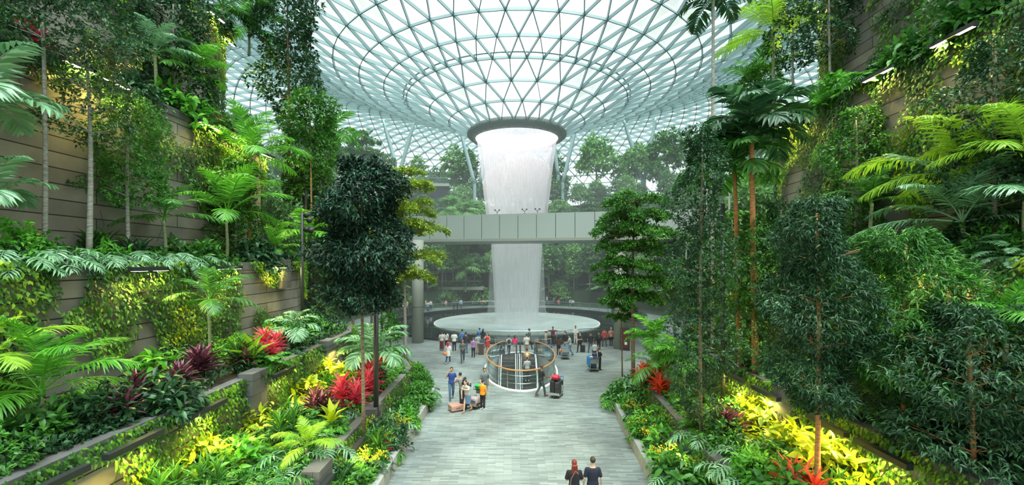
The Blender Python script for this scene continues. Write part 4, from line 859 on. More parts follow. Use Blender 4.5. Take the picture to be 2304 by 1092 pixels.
# ---------------------------------------------------------------- forest round the pool
FT = []
def fartree(h, kind):
    if kind == 0: c = crown_tiers(((h*.55, h*.30), (h*.7, h*.33), (h*.85, h*.28), (h*.97, h*.16)), 520, 5, .42, .24)
    elif kind == 1: c = crown_tiers(((h*.4, h*.22), (h*.52, h*.26), (h*.64, h*.24), (h*.76, h*.2), (h*.88, h*.14), (h*.98, h*.08)), 560, 5, .42, .22)
    elif kind == 2: c = crown_round(h*.27, h*.40, 420, 6, .45, .24); 
    else: c = crown_column(h*.75, h*.17, 420, 6, .42, .2, T_S, 5, .7)
    b = {0: [(h*q, h*.26, 6, .2) for q in (.5, .65, .8)], 1: [(h*q, h*.2, 5, .1) for q in (.4, .52, .64, .76)], 2: [(h*.55, h*.2, 6, .7)], 3: [(h*.4, h*.1, 5, .6)]}[kind]
    t = trunk_mesh(h*.96, h*.013+.04, .04, .2, boughs=b, m=BARKG, seed=int(h*7+kind))
    return t, c.mesh('crown', L['far']), (0 if kind in (0, 1) else (h*.58 if kind == 2 else h*.25))
for kd in (0, 1, 2, 3, 0, 2): FT.append((fartree(8, kd), kd))
FL = {0: 'spreading layered tree on the hillside behind the pool', 1: 'many-tiered slender tree on the hillside behind the pool', 2: 'round-crowned leafy tree on the hillside behind the pool', 3: 'narrow leafy tree on the hillside behind the pool'}
FG = {0: 'spreading hillside trees', 1: 'tiered hillside trees', 2: 'round-crowned hillside trees', 3: 'narrow hillside trees'}
def far(x, y, z, s, i=None, mt=None):
    (t, c, cz), kd = FT[R.randrange(6) if i is None else i]; mt = mt or R.choice(['far', 'far', 'farlight', 'farlight', 'mid'])
    tree(x, y, z, t, c, cz, mt, FL[kd], R.uniform(0, 6), s, FG[kd], 'forest_tree')
for r, n, s0 in ((23.2, 52, .95), (25.2, 46, .7), (27.2, 56, .9), (30.0, 58, .95), (33.2, 60, .95), (36.5, 56, 1.05), (41, 36, 1.3)):
    for i in range(n):
        a = -PI+(i+R.random()*.8)*2*PI/n; rr = r+R.uniform(-.7, .9)
        if abs(a) > PI-.80: continue
        x, y = CX+rr*math.sin(a), CY+rr*math.cos(a)     # a = 0 points away from the camera
        if abs(x)/y > .62 and y < 60: continue
        k = R.uniform(.75, 1.15)*s0
        if r > 35: k *= R.choice([.6, 1, 1.25])
        far(x, y, hz(rr)-.1, k)
for i in range(230):
    a = R.uniform(-2.3, 2.3); rr = R.uniform(22.6, 36); x, y = CX+rr*math.sin(a), CY+rr*math.cos(a)
    if abs(x)/y > .62: continue
    plant(R.choice(['bigshrub', 'shrub', 'treefern']), x, y, hz(rr)-.1, R.uniform(2.0, 3.4), 'low bush on the hillside behind the pool', R.choice(['far', 'farlight', 'mid']), 'hillside bushes', 'hillside_bush', 'bush')
for px, Y, z, lab in ((1012, 74, 13.4, 'fan palm with a round head just above the bridge, left of the waterfall'), (1062, 75, 13, 'second fan palm above the bridge nearer the waterfall'), (1040, 72, 11.5, 'low fan palm peeping over the bridge between two taller ones')):
    palm((px-1152)*Y/F, Y, z, 2.6 if z > 12 else 1.2, 3.2, 16, 'fan', lab, 'farlight', seed=px, r=.14)
palm((1032-1152)*66/F, 76, 3.0, 2.8, 3.6, 9, 'fan', 'broad-leaved plant standing out below the bridge behind the pool', 'farlight', seed=5, r=.1)
# trees beside the valley mouth, between walls and plaza
for px, Y, z, s, i, mt in ((760, 33, 8.3, 1.1, 2, 'mid'), (720, 34, 9, 1.0, 3, 'mid'), (795, 36, 5.5, 1.1, 2, 'mid'), (835, 41, 6, 1.0, 2, 'far'), (690, 33, 12, .9, 2, 'mid'), (1640, 32, 7, 1., 2, 'dark'), (1545, 36, 4, 1., 2, 'mid'), (1590, 36, 8, .9, 3, 'dark'), (1520, 42, 4, 1.05, 0, 'mid'), (860, 46, 2, 1.2, 0, 'mid')):
    x = (px-1152)*Y/F; base = 0 if Y > 35.9 else T_(3, -1); (t, c, cz), kd = FT[i]
    hb = z-1.0; o = empty('forest_tree', (x, Y, max(base, 0) if abs(x) < 13 else base), R.uniform(0, 6), s*(hb+8)/8 if False else 1.0)
    hh = max(.2, z-o.location.z)
    tag(o, 'leafy tree at the mouth of the valley, %s' % {760: 'left of the big dark tree', 720: 'under the slim roof-high palm', 795: 'behind the big dark tree', 835: 'behind the yellow-green tree', 690: 'against the left wall end', 1640: 'behind the broad-leaved palms on the right', 1545: 'right of the umbrella tree', 1590: 'behind the dark column tree', 1520: 'right behind the umbrella tree', 860: 'behind the left concrete column'}[px], 'tree')
    MB().tube([(0, 0, 0), (.1, .1, hh*.5), (0, 0, hh+s*6)], [.14, .11, .05], 8).build('trunk', BARKG, o, True)
    cc = link('crown', c, o, (0, 0, hh+(cz-4)*s*.9 if kd > 1 else hh-2*s), (0, 0, 0), s*.9); slotmat(cc, L[mt])
# ---------------------------------------------------------------- escalator well
ew = empty('escalator_well', (WX, WY, 0)); tag(ew, 'oval floor opening with white rim and glass guard around two escalators', 'escalator well')
MB().lathe([(1, 0), (1, -5.6)], n=64, sx=WRX, sy=WRY).build('inner_wall', WHITE, ew, True)
MB().disc(1, (0, 0, -5.55), 64, sx=WRX, sy=WRY).build('lower_floor', pb('lower_floor', (.10, .10, .10), .3), ew)
MB().lathe([(1.0, .0), (1.0, .05), (1.05, .05), (1.05, .0)], n=64, sx=WRX, sy=WRY).build('rim', WHITE, ew)
gA, gB = PI/2+.52, 2.5*PI-.52          # the guard leaves the far end open for the landing
th = np.linspace(gA, gB, 60); e = .965
MB().lathe([(e, .05), (e, 1.03)], n=60, a0=gA, a1=gB, sx=WRX, sy=WRY).build('glass', GLASS, ew)
MB().tube(np.stack([e*WRX*np.cos(th), e*WRY*np.sin(th), np.full(60, 1.12)], 1), .045, 8).build('wooden_handrail', WOOD, ew, True)
for q in (.35, .8): MB().tube(np.stack([e*WRX*np.cos(th), e*WRY*np.sin(th), np.full(60, q)], 1), .012, 5).build('rail', CHROME, ew)
for i in range(15):
    t = gA+(gB-gA)*i/14; MB().box((e*WRX*math.cos(t), e*WRY*math.sin(t), .56), (.03, .03, 1.1), t).build('post', CHROME, ew)
for s in (-1, 1):
    x0 = s*WRX*e*math.sin(.52)*1.0; m = MB()
    m.tube([(x0, WRY*.86, 1.05), (x0+s*.15, WRY*.86+.9, 1.05), (x0+s*1.5, WRY*.86+1.4, 1.05)], .02, 6); m.tube([(x0, WRY*.86, .1), (x0+s*.15, WRY*.86+.9, .1), (x0+s*1.5, WRY*.86+1.4, .1)], .015, 6)
    m.build('side_rail', CHROME, ew)
    for (dx, dy) in ((.15, .9), (.8, 1.15), (1.5, 1.4)): MB().box((x0+s*dx, WRY*.86+dy, .55), (.04, .04, 1.1)).build('post', CHROME, ew)
STEP = pb('step_metal', (.16, .16, .15), .35, .7); PLATE = pb('landing_plate', (.22, .24, .24), .3, .6)
for s, lab in ((-1, 'empty escalator on the left side of the oval opening'), (1, 'escalator with a rider in grey on the right side of the oval opening')):
    es = empty('escalator', (WX-.1+s*.77, 35.0, 0)); tag(es, lab, 'escalator')
    MB().box((0, .9, -.02), (1.5, 1.9, .08)).build('landing_plate', PLATE, es)
    for i in range(22):
        d = i*.4; z = -.0 if i < 2 else -(i-1.5)*.225
        if z < -5.2: break
        MB().box((0, -d-.2, z-.12), (1.0, .41, .24)).build('step', STEP, es)
    for q in (-.62, .62):
        yb = -9.0; zb = -5.0
        MB().add([(q, .9, .05), (q, -.6, .05), (q, yb, zb), (q, .9, .9), (q, -.5, .9), (q, yb, zb+.9)], np.array([[0, 1, 4, 3], [1, 2, 5, 4]])).build('glass', GLASS, es)
        m = MB().tube([(q, .95, .1), (q, 1.2, .3), (q, 1.25, .6), (q, 1.05, .93), (q, .8, .97), (q, -.5, .97), (q, yb, zb+.97)], .045, 7); m.build('handrail', BLACK, es, True)
        m = MB()
        for (ya, za, yb2, zb2) in ((.9, .06, -.6, .04), (-.6, .04, yb, zb)):
            l = math.hypot(yb2-ya, zb2-za); m.box((q, (ya+yb2)/2, (za+zb2)/2-.1), (.2, l, .28), rx=math.atan2(zb2-za, yb2-ya)+PI)
        m.build('skirt', WHITE, es)
# ---------------------------------------------------------------- people
CM = {}
def cloth(c, r=.85):
    k = (tuple(c), r)
    if k not in CM: CM[k] = pb('cloth', c, r)
    return CM[k]
SK = {'l': (.62, .40, .28), 'm': (.42, .25, .16), 'd': (.20, .11, .07)}
ARM = {'down': ((.25, .03, 1.13), (.26, -.05, .88)), 'fwd': ((.24, -.05, 1.13), (.22, -.24, .95)), 'back': ((.24, .13, 1.14), (.25, .14, .88)),
       'phone': ((.33, -.1, 1.20), (.15, -.10, 1.50)), 'out': ((.44, 0, 1.36), (.68, -.02, 1.30)), 'push': ((.24, -.10, 1.14), (.17, -.38, 1.06)),
       'hug': ((.27, -.20, 1.27), (.08, -.38, 1.34)), 'hold': ((.25, -.02, 1.13), (.08, -.24, 1.10)), 'up': ((.26, -.22, 1.32), (.12, -.34, 1.52)), 'low': ((.22, -.18, 1.12), (.14, -.34, .90))}
LEG = {'stand': (((.09, -.01, .5), (.10, .0, .09)), ((-.09, -.01, .5), (-.10, .0, .09))), 'walk': (((.09, .02, .5), (.08, .26, .16)), ((-.09, -.15, .51), (-.08, -.22, .09))),
       'sit': (((.11, -.42, .50), (.12, -.40, .09)), ((-.11, -.42, .50), (-.12, -.40, .09))), 'apart': (((.13, -.01, .5), (.18, .0, .09)), ((-.13, -.01, .5), (-.18, .0, .09)))}
TOR = [(.82, .10, .08), (.86, .155, .115), (.95, .168, .12), (1.07, .142, .10), (1.2, .16, .11), (1.33, .18, .108), (1.40, .155, .09), (1.45, .075, .062), (1.49, .055, .055), (1.56, .052, .055)]
def loft(mb, rings, lean=0, dz=0, n=14):
    th = np.arange(n)*2*PI/n; k = len(rings)
    V = np.concatenate([np.stack([r[1]*np.cos(th), r[2]*np.sin(th)-lean*(r[0]-.9), np.full(n, r[0]+dz)], 1) for r in rings]); i = np.arange(n); j = (i+1) % n
    mb.add(V, [np.concatenate([np.stack([q*n+i, q*n+j, (q+1)*n+j, (q+1)*n+i], 1) for q in range(k-1)]), np.array([list(range(n-1, -1, -1)), [(k-1)*n+q for q in range(n)]])]); return mb
def seg(mb, P, rad, n=8):
    """tube with rounded joints"""
    P = np.array(P, float); mb.tube(P, rad, n)
    for p, r in zip(P, rad): mb.ball(tuple(p), (2*r, 2*r, 2*r), 6)
def vox(o, s, sm=2):
    md = o.modifiers.new('remesh', 'REMESH'); md.mode = 'VOXEL'; md.voxel_size = s; md.use_smooth_shade = True
    if sm: m2 = o.modifiers.new('smooth', 'SMOOTH'); m2.iterations = sm; m2.factor = .5
    return o
def person(px, fy, rot, h, label, top, bottom, hair=(.015, .012, .01), arms=('down', 'down'), legs='stand', skin='m', sleeve='short', low='pants', hs='short', bag=None, fine=0, lean=0, z=0, group=None, shoe=(.05, .05, .05), X=None, Y=None, cat='person', turn=0):
    Y = Y or (EYE-z)*F/(fy-590); X = X if X is not None else (px-1152)*Y/F
    s = h/1.75; o = empty('person', (X, Y, z), rot, s); tag(o, label, cat, group); vs = (.013, .02, .034)[fine]
    sit = legs == 'sit'; dz = -.40 if sit else 0; lg = LEG[legs]; fz = lambda p: np.array([p[0], p[1]-lean*(p[2]-.9), p[2]+dz])
    b = MB(); loft(b, TOR, lean, dz)
    hc = fz((0, -.005, 1.635)); b.ball(tuple(hc+[0, .005, .015]), (.152, .19, .205), 10); b.ball(tuple(hc+[0, -.02, -.055]), (.115, .14, .14), 8)
    b.ball(tuple(hc+[0, -.098, -.012]), (.026, .04, .045), 6)
    for q in (-1, 1): b.ball(tuple(hc+[q*.076, .01, -.01]), (.02, .04, .06), 6)
    for q, a in ((1, arms[0]), (-1, arms[1])):
        el, wr = [np.array(v)*[q, 1, 1] for v in ARM[a]]; sh = fz((q*.175, 0, 1.385)); el = fz(el); wr = fz(wr)
        seg(b, [sh, el, wr], [.052, .040, .027]); d = unit(wr-el); sd_ = unit(np.cross(d, [0, 1., .2])); nn = np.cross(d, sd_)
        hp = wr+d*.05; Mx = Matrix([(*sd_, 0), (*nn, 0), (*d, 0), (0, 0, 0, 1)]).transposed(); Mx.translation = Vector(hp)
        hand = MB().ball((0, 0, 0), (.075, .032, .105), 8)
        if fine == 0:
            for f_ in range(4):
                fx = -.029+.0195*f_; l = (.058, .07, .075, .062)[f_]; hand.tube([(fx, 0, .035), (fx*1.1, -.004, .035+l*.55), (fx*1.1, -.022, .035+l)], [.0095, .009, .007], 6)
            hand.tube([(.03*q, 0, -.015), (.055*q, -.012, .02), (.058*q, -.024, .05)], [.012, .011, .008], 6)
        else: hand.tube([(.03*q, 0, -.01), (.05*q, -.01, .03)], [.012, .010], 5); hand.ball((0, -.01, .07), (.07, .026, .07), 6)
        b.merge(hand, Mx)
    for (kn, an), q in zip(lg, (1, -1)):
        hp = np.array([q*.085, 0, .87+dz]); seg(b, [hp, kn, an], [.088, .058, .038]); a = np.array(an); toe = a+[0, -.15, -.04]
        seg(b, [a+[0, .03, -.05], toe], [.035, .028])
    bo = vox(b.build('body', cloth(SK[skin], .6), o), vs); bo['label'] = 'bare skin of face, arms and legs'
    I = .013+.006*(fine > 0)
    t = MB(); hem = 1 if low != 'dress' else 1
    rings = [(zz, rx+I, ry+I) for zz, rx, ry in TOR[1:7]]+[(1.44, .085+I, .07+I)]
    if low == 'abaya': rings = [(.12, .27, .2), (.5, .22, .18)]+rings[1:]
    elif low == 'dress': rings = [(.52, .23, .17)]+rings[1:]
    elif low == 'tunic': rings = [(.62, .21, .16)]+rings[1:]
    loft(t, rings, lean, dz)
    for q, a in ((1, arms[0]), (-1, arms[1])):
        el, wr = [fz(np.array(v)*[q, 1, 1]) for v in ARM[a]]; sh = fz((q*.172, 0, 1.38))
        if sleeve == 'long': seg(t, [sh, el, el+(wr-el)*.93], [.063, .052, .04])
        elif sleeve == 'short': seg(t, [sh, sh+(el-sh)*.72], [.066, .058])
    vox(t.build('top', cloth(top), o), vs*1.15)
    if low in ('pants', 'shorts', 'skirt', 'tunic', 'longskirt'):
        p = MB(); loft(p, [(zz, rx+I*.8, ry+I*.8) for zz, rx, ry in TOR[:3]]+[(1.0, .155+I, .11+I)], lean*.2, dz)
        if low in ('skirt', 'longskirt') and not sit: loft(p, [(.45 if low == 'skirt' else .14, .2, .16), (.75, .185, .15), (.95, .17, .125)])
        else:
            for (kn, an), q in zip(lg, (1, -1)):
                kn, an = np.array(kn), np.array(an); hp = np.array([q*.085, 0, .86+dz])
                if low == 'shorts': seg(p, [hp, kn+[0, 0, .04]], [.1, .08])
                else: seg(p, [hp, kn, an+[0, 0, .02]], [.1, .072, .058])
        vox(p.build('skirt' if 'skirt' in low else 'trousers', cloth(bottom), o), vs*1.15)
    for (kn, an) in lg:
        sb = MB(); a = np.array(an); seg(sb, [a+[0, .03, -.05], a+[0, -.06, -.05], a+[0, -.16, -.055]], [.046, .045, .036]); vox(sb.build('shoe', cloth(shoe), o), vs*1.1)
    hb = MB(); hcz = hc+[0, .016, .03]
    if hs == 'hijab':
        hb.ball(tuple(hc+[0, .02, 0]), (.2, .22, .26), 10); loft(hb, [(1.28, .15, .12), (1.4, .15, .12), (1.52, .085, .09), (1.6, .09, .1)], lean, dz)
    elif hs == 'cap':
        hb.ball(tuple(hcz+[0, 0, .01]), (.175, .205, .17), 10); hb.box(tuple(hc+[0, -.13, .04]), (.13, .1, .015))
    else:
        hb.ball(tuple(hcz), (.168, .2, .19), 10)
        if hs == 'long': loft(hb, [(1.33, .06, .02), (1.38, .10, .035), (1.5, .10, .05), (1.62, .085, .07)], lean, dz); hb.V[-1][:, 1] += .085
        if hs == 'pony': hb.tube([tuple(hc+[0, .09, .04]), tuple(hc+[0, .15, -.02]), tuple(hc+[0, .13, -.22])], [.03, .035, .012], 7)
        if hs == 'bun': hb.ball(tuple(hc+[0, .1, .08]), (.09, .09, .09), 7)
        if hs in ('short', 'bald'): pass
    nm = {'hijab': 'headscarf', 'cap': 'cap'}.get(hs, 'hair'); vox(hb.build(nm, cloth(hair, .6), o), vs*1.1, 1)
    if nm == 'hair' and hs != 'hijab' and fine == 0:
        for q in (-1, 1): MB().ball(tuple(hc+[q*.03, -.088, .0]), (.022, .012, .014), 6).build('eye', BLACK, bo)
        MB().ball(tuple(hc+[0, -.087, -.062]), (.045, .012, .012), 6).build('mouth', cloth((.35, .12, .1)), bo)
    if bag:
        c = bag if isinstance(bag, tuple) else (.03, .03, .035); m = MB(); cc = fz((0, .17, 1.22)); m.ball(tuple(cc), (.30, .2, .44), 10); m.box(tuple(cc+[0, .07, -.06]), (.2, .08, .2)); vox(m.build('backpack', cloth(c), o), .02)
        for q in (-.11, .11): MB().tube([fz((q, .1, 1.40)), fz((q, -.0, 1.455)), fz((q, -.125, 1.36)), fz((q, -.12, 1.15)), fz((q, .08, 1.05))], .018, 5).build('strap', cloth(c), o)
    return o
def P_(*a, **k): return person(*a, **k)
JE = (.05, .09, .16); BK = (.015, .015, .02); WH = (.72, .74, .72); GR = (.13, .15, .16); KH = (.42, .33, .22)
# foreground pair
P_(1292, 0, PI, 1.72, 'person with long red hair and black top walking away at the bottom edge', (.012, .012, .018), BK, (.16, .02, .012), ('hold', 'hold'), 'walk', 'l', 'short', 'pants', 'long', None, 0, Y=13.0, X=1.82)
P_(1334, 0, PI, 1.76, 'person with short dark hair and navy t-shirt walking away at the bottom edge', (.012, .014, .03), BK, (.03, .02, .015), ('down', 'down'), 'walk', 'l', 'short', 'pants', 'short', None, 0, Y=13.1, X=2.38)
o = empty('handbag', (1.66, 12.75, .82)); tag(o, 'small dark handbag hanging at the side of the red-haired person', 'handbag'); MB().ball((0, 0, 0), (.12, .22, .16), 8).build('pouch', BLACK, o, True); MB().tube([(0, .05, .05), (.05, .1, .4), (.18, .12, .62), (.25, 0, .6)], .012, 5).build('strap', cloth((.2, .12, .1)), o)
P_(1016, 899, .15, 1.76, 'man in a royal blue t-shirt and jeans holding a phone to his ear', (.025, .06, .26), (.07, .13, .22), arms=('down', 'phone'), legs='walk', skin='m')
P_(1040, 915, -2.4, 1.74, 'man in grey t-shirt bowing to hug others beside the tan suitcase', (.17, .17, .18), (.03, .05, .09), arms=('hug', 'hug'), skin='m', lean=.25)
P_(1044, 921, 2.4, 1.62, 'person in a long black dress in the middle of the hug', BK, BK, arms=('hug', 'hug'), skin='m', low='abaya', sleeve='long', hs='long', lean=.1)
P_(1052, 927, -.5, 1.64, 'woman in pale top and denim skirt hugging, leaning over beside the tan suitcase', (.45, .43, .40), (.10, .18, .32), (.04, .02, .015), ('hug', 'low'), 'walk', 'l', low='skirt', hs='short', lean=.3, shoe=(.3, .15, .1))
P_(1086, 922, 2.7, 1.52, 'child in bright orange t-shirt and black trousers at the trolley', (.95, .28, .01), BK, (.03, .015, .01), ('push', 'down'), 'stand', 'l', hs='short', shoe=(.7, .7, .7))
P_(1090, 902, .3, 1.78, 'bearded man in dark grey-blue polo shirt walking behind the orange-shirted child', (.10, .13, .15), (.12, .14, .15), arms=('back', 'fwd'), legs='walk', skin='m')
P_(1217, 893, PI/2+.5, 1.78, 'bald man in black t-shirt pushing the loaded trolley', (.02, .022, .025), (.06, .08, .08), (.06, .045, .04), ('push', 'push'), 'walk', 'd', hs='short', lean=.06, shoe=(.2, .06, .05))
N1 = dict(fine=1)
P_(994, 789, PI, 1.64, 'woman in white blouse and red-black long skirt, leftmost of the two ponytailed women', (.6, .58, .55), (.10, .02, .02), low='longskirt', hs='pony', skin='l', **N1)
P_(1004, 787, PI-.3, 1.64, 'woman in white blouse with a long dark ponytail, right of the other ponytailed woman', (.62, .60, .57), BK, low='pants', hs='long', skin='l', **N1)
P_(1008, 819, PI-.2, 1.62, 'woman in crimson headscarf and long white tunic carrying an orange bag', (.7, .7, .7), (.03, .05, .12), (.55, .02, .06), ('hold', 'down'), 'walk', 'l', 'long', 'tunic', 'hijab', shoe=(.7, .7, .7), **N1)
o = empty('shoulder_bag', ((1000-1152)*32.3/F, 32.5, .78)); tag(o, 'orange handbag carried by the woman in the crimson headscarf', 'handbag'); MB().ball((0, 0, 0), (.3, .14, .26), 8).build('pouch', cloth((.85, .22, .05)), o, True); MB().tube([(-.1, 0, .1), (0, 0, .4), (.1, 0, .1)], .012, 5).build('handle', cloth((.85, .22, .05)), o)
P_(1022, 792, PI, 1.75, 'man in white t-shirt and black trousers with his back turned', WH, BK, skin='m', shoe=(.6, .6, .6), **N1)
P_(1041, 817, .1, 1.74, 'man in charcoal sweatshirt looking down at his hands', (.10, .105, .11), (.06, .07, .09), (.2, .03, .03), ('hold', 'hold'), 'walk', 'm', 'long', **N1)
P_(1040, 788, PI+.2, 1.78, 'man in blue shirt stretching one arm out over the fence', (.07, .18, .42), JE, arms=('down', 'out'), sleeve='long', **N1)
P_(1048, 795, PI-.2, 1.75, 'man in black vest and orange sleeves next to the man pointing', (.04, .03, .03), (.10, .17, .27), arms=('hold', 'down'), sleeve='long', **N1)
P_(1065, 805, PI, 1.58, 'woman in lilac top and black trousers seen from behind', (.38, .18, .42), BK, (.12, .10, .09), skin='l', **N1)
P_(1075, 797, PI+.5, 1.7, 'person in grey shirt and khaki trousers beside the brown bin', (.33, .38, .37), KH, arms=('hold', 'down'), **N1)
P_(1079, 782, PI, 1.72, 'person in bright blue t-shirt leaning on the pool fence', (.01, .20, .50), JE, arms=('hold', 'hold'), **N1)
P_(1087, 784, PI-.2, 1.7, 'person in black top and denim at the fence right of the blue t-shirt', BK, (.12, .17, .24), hs='long', skin='l', **N1)
P_(1097, 794, PI/2-1.9, 1.64, 'woman in red sleeveless dress with long black hair', (.60, .03, .03), BK, arms=('hold', 'hug'), low='dress', hs='long', skin='l', sleeve='none', **N1)
P_(1145, 798, PI+.1, 1.55, 'boy with a dark backpack walking onto the escalator landing', (.5, .5, .52), (.07, .10, .11), legs='walk', bag=(.02, .03, .05), skin='l', **N1)
P_(1158, 792, PI, 1.4, 'girl in hot pink jacket next to the boy with the backpack', (.85, .04, .16), (.3, .32, .36), low='shorts', hs='long', sleeve='long', skin='l', **N1)
P_(1185, 800, PI, 1.74, 'broad man in white shirt and beige shorts at the top of the escalator', (.62, .60, .60), KH, low='shorts', arms=('down', 'fwd'), skin='l', **N1)
P_(1191, 786, PI/2, 1.78, 'man in dark green shirt walking past behind the escalator', (.06, .10, .09), BK, legs='walk', **N1)
P_(1184, 0, PI, 1.6, 'woman with mustard sleeves and white backpack just stepping off the escalator', (.62, .30, .04), GR, X=1.12, Y=33.2, z=-.56, bag=(.6, .55, .5), **N1)
P_(1184, 0, PI, 1.76, 'man in grey t-shirt with a cross-body strap riding up the escalator', (.42, .46, .50), (.07, .09, .10), (.08, .05, .04), ('down', 'fwd'), X=1.1, Y=32.1, z=-1.1, skin='l', shoe=(.7, .7, .7), **N1)
P_(1228, 787, PI/2+2.8, 1.6, 'woman in pale brown top and grey skirt pulling a blue suitcase', (.42, .33, .26), (.22, .2, .26), (.10, .04, .05), ('down', 'down'), 'walk', 'l', low='skirt', hs='pony', **N1)
P_(1244, 779, 0, 1.74, 'person in maroon top with both arms spread along the fence rail', (.12, .015, .035), BK, arms=('out', 'out'), skin='d', **N1)
P_(1257, 800, PI-.2, 1.66, 'woman with waist-long black hair and brown jacket beside the trolley', (.06, .03, .025), BK, hs='long', sleeve='long', skin='l', **N1)
P_(1271, 790, -PI/2, 1.68, 'woman in black with a black shoulder bag behind the trolley', BK, GR, hs='pony', sleeve='long', skin='l', bag=(.02, .02, .02), **N1)
P_(1283, 801, -PI/2-.4, 1.68, 'young man in grey t-shirt and blue jeans pushing a trolley', (.30, .36, .38), (.06, .13, .22), arms=('push', 'push'), legs='walk', skin='l', lean=.1, **N1)
P_(1295, 775, 0, 1.7, 'woman all in white with a dark handbag by the fence', (.75, .76, .73), (.66, .68, .64), arms=('hold', 'hold'), skin='m', hs='short', sleeve='long', **N1)
P_(1305, 793, -.9, 1.72, 'person in black with a tan scarf leaning back beside a black suitcase', (.03, .03, .03), BK, arms=('hold', 'down'), legs='walk', skin='l', **N1)
P_(1329, 794, PI, 1.76, 'man in black t-shirt and blue jeans seen from behind, right of centre', BK, (.06, .10, .15), legs='apart', skin='m', **N1)
P_(1347, 790, PI, 1.74, 'person in black carrying a large black backpack', BK, BK, sleeve='long', bag=True, **N1)
P_(1360, 781, PI, 1.66, 'person in red shirt and grey trousers near the right column', (.55, .06, .06), (.09, .08, .08), hs='short', legs='apart', skin='l', **N1)
P_(1375, 779, PI, 1.66, 'person in salmon vest and white cap beside the right column', (.80, .30, .22), BK, (.7, .7, .72), hs='cap', skin='l', **N1)
P_(1349, 833, PI/2+.3, 1.55, 'small person in black with a red bag behind the blue-loaded trolley', BK, BK, (.08, .02, .02), ('push', 'push'), skin='l', hs='pony', **N1)
P_(1338, 810, PI, 1.4, 'child in light grey jacket in front of the black-backpack person', (.45, .47, .52), BK, hs='short', sleeve='long', **N1)
# far side of the pool
fr = random.Random(5); FC = [((.65, .65, .7), JE), ((.05, .15, .5), JE), ((.75, .08, .06), GR), ((.7, .45, .35), KH), ((.1, .1, .1), BK), ((.35, .6, .75), JE), ((.8, .3, .08), GR), ((.6, .6, .6), BK)]
far_px = [(958, 697, 3, 'long'), (963, 703, 0, 'longskirt'), (969, 699, 0, 'skirt'), (990, 690, 0, 's'), (996, 690, 7, 's'), (1003, 691, 3, 's'), (1021, 697, 4, 0), (1029, 697, 4, 0), (1037, 697, 5, 0), (1053, 684, 0, 0), (1078, 688, 5, 's'), (1086, 690, 2, 's'), (1107, 684, 5, 0),
          (1119, 684, 0, 0), (1184, 685, 0, 's'), (1231, 687, 0, 0), (1239, 686, 1, 0), (1247, 687, 7, 0), (1257, 689, 2, 's'), (1276, 687, 7, 0), (1283, 688, 0, 's'), (1289, 690, 7, 's'), (1300, 688, 2, 's'), (1309, 688, 4, 0), (1331, 686, 2, 0), (1343, 684, 4, 0),
          (1356, 692, 6, 0), (1364, 690, 1, 0), (1370, 690, 2, 0), (1377, 691, 7, 's'), (1410, 700, 6, 0), (921, 690, 1, 0), (926, 692, 4, 0), (916, 700, 3, 0), (910, 704, 7, 0)]
for i, (px, fy, c, st) in enumerate(far_px):
    t, b = FC[c]; sit = st == 's'
    P_(px, fy, fr.choice([0, PI, .8, -.8, PI/2]) if not sit else fr.choice([0, .3, -.3]), fr.uniform(1.58, 1.76), 'visitor %s on the far side of the pool' % ('sitting' if sit else 'standing'), t, b, low='longskirt' if st == 'longskirt' else 'pants',
       legs='sit' if sit else fr.choice(['stand', 'walk']), hs=fr.choice(['short', 'long', 'short', 'pony']), arms=(fr.choice(['down', 'hold', 'up']), fr.choice(['down', 'fwd'])), fine=2, skin=fr.choice('lm'), group='visitors sitting beyond the pool' if sit else 'visitors standing beyond the pool', sleeve=fr.choice(['short', 'long']))
# benches under the sitting people
for a0, a1, lab in ((-.36, -.27, 'low curved bench beyond the pool at the left'), (-.19, -.10, 'low curved bench beyond the pool left of the waterfall'), (.11, .19, 'low curved bench beyond the pool right of the waterfall'), (.24, .32, 'low curved bench beyond the pool towards the right column')):
    o = link('bench', None, loc=(CX, CY, 0)); tag(o, lab, 'bench'); rr = 21.2
    MB().lathe([(rr, .36), (rr, .44), (rr+.45, .44), (rr+.45, .36), (rr, .36)], n=10, a0=PI/2-a1, a1=PI/2-a0).build('seat', CONC, o); MB().lathe([(rr+.1, 0), (rr+.1, .36), (rr+.35, .36), (rr+.35, 0)], n=10, a0=PI/2-a1, a1=PI/2-a0).build('base', DSTEEL, o)
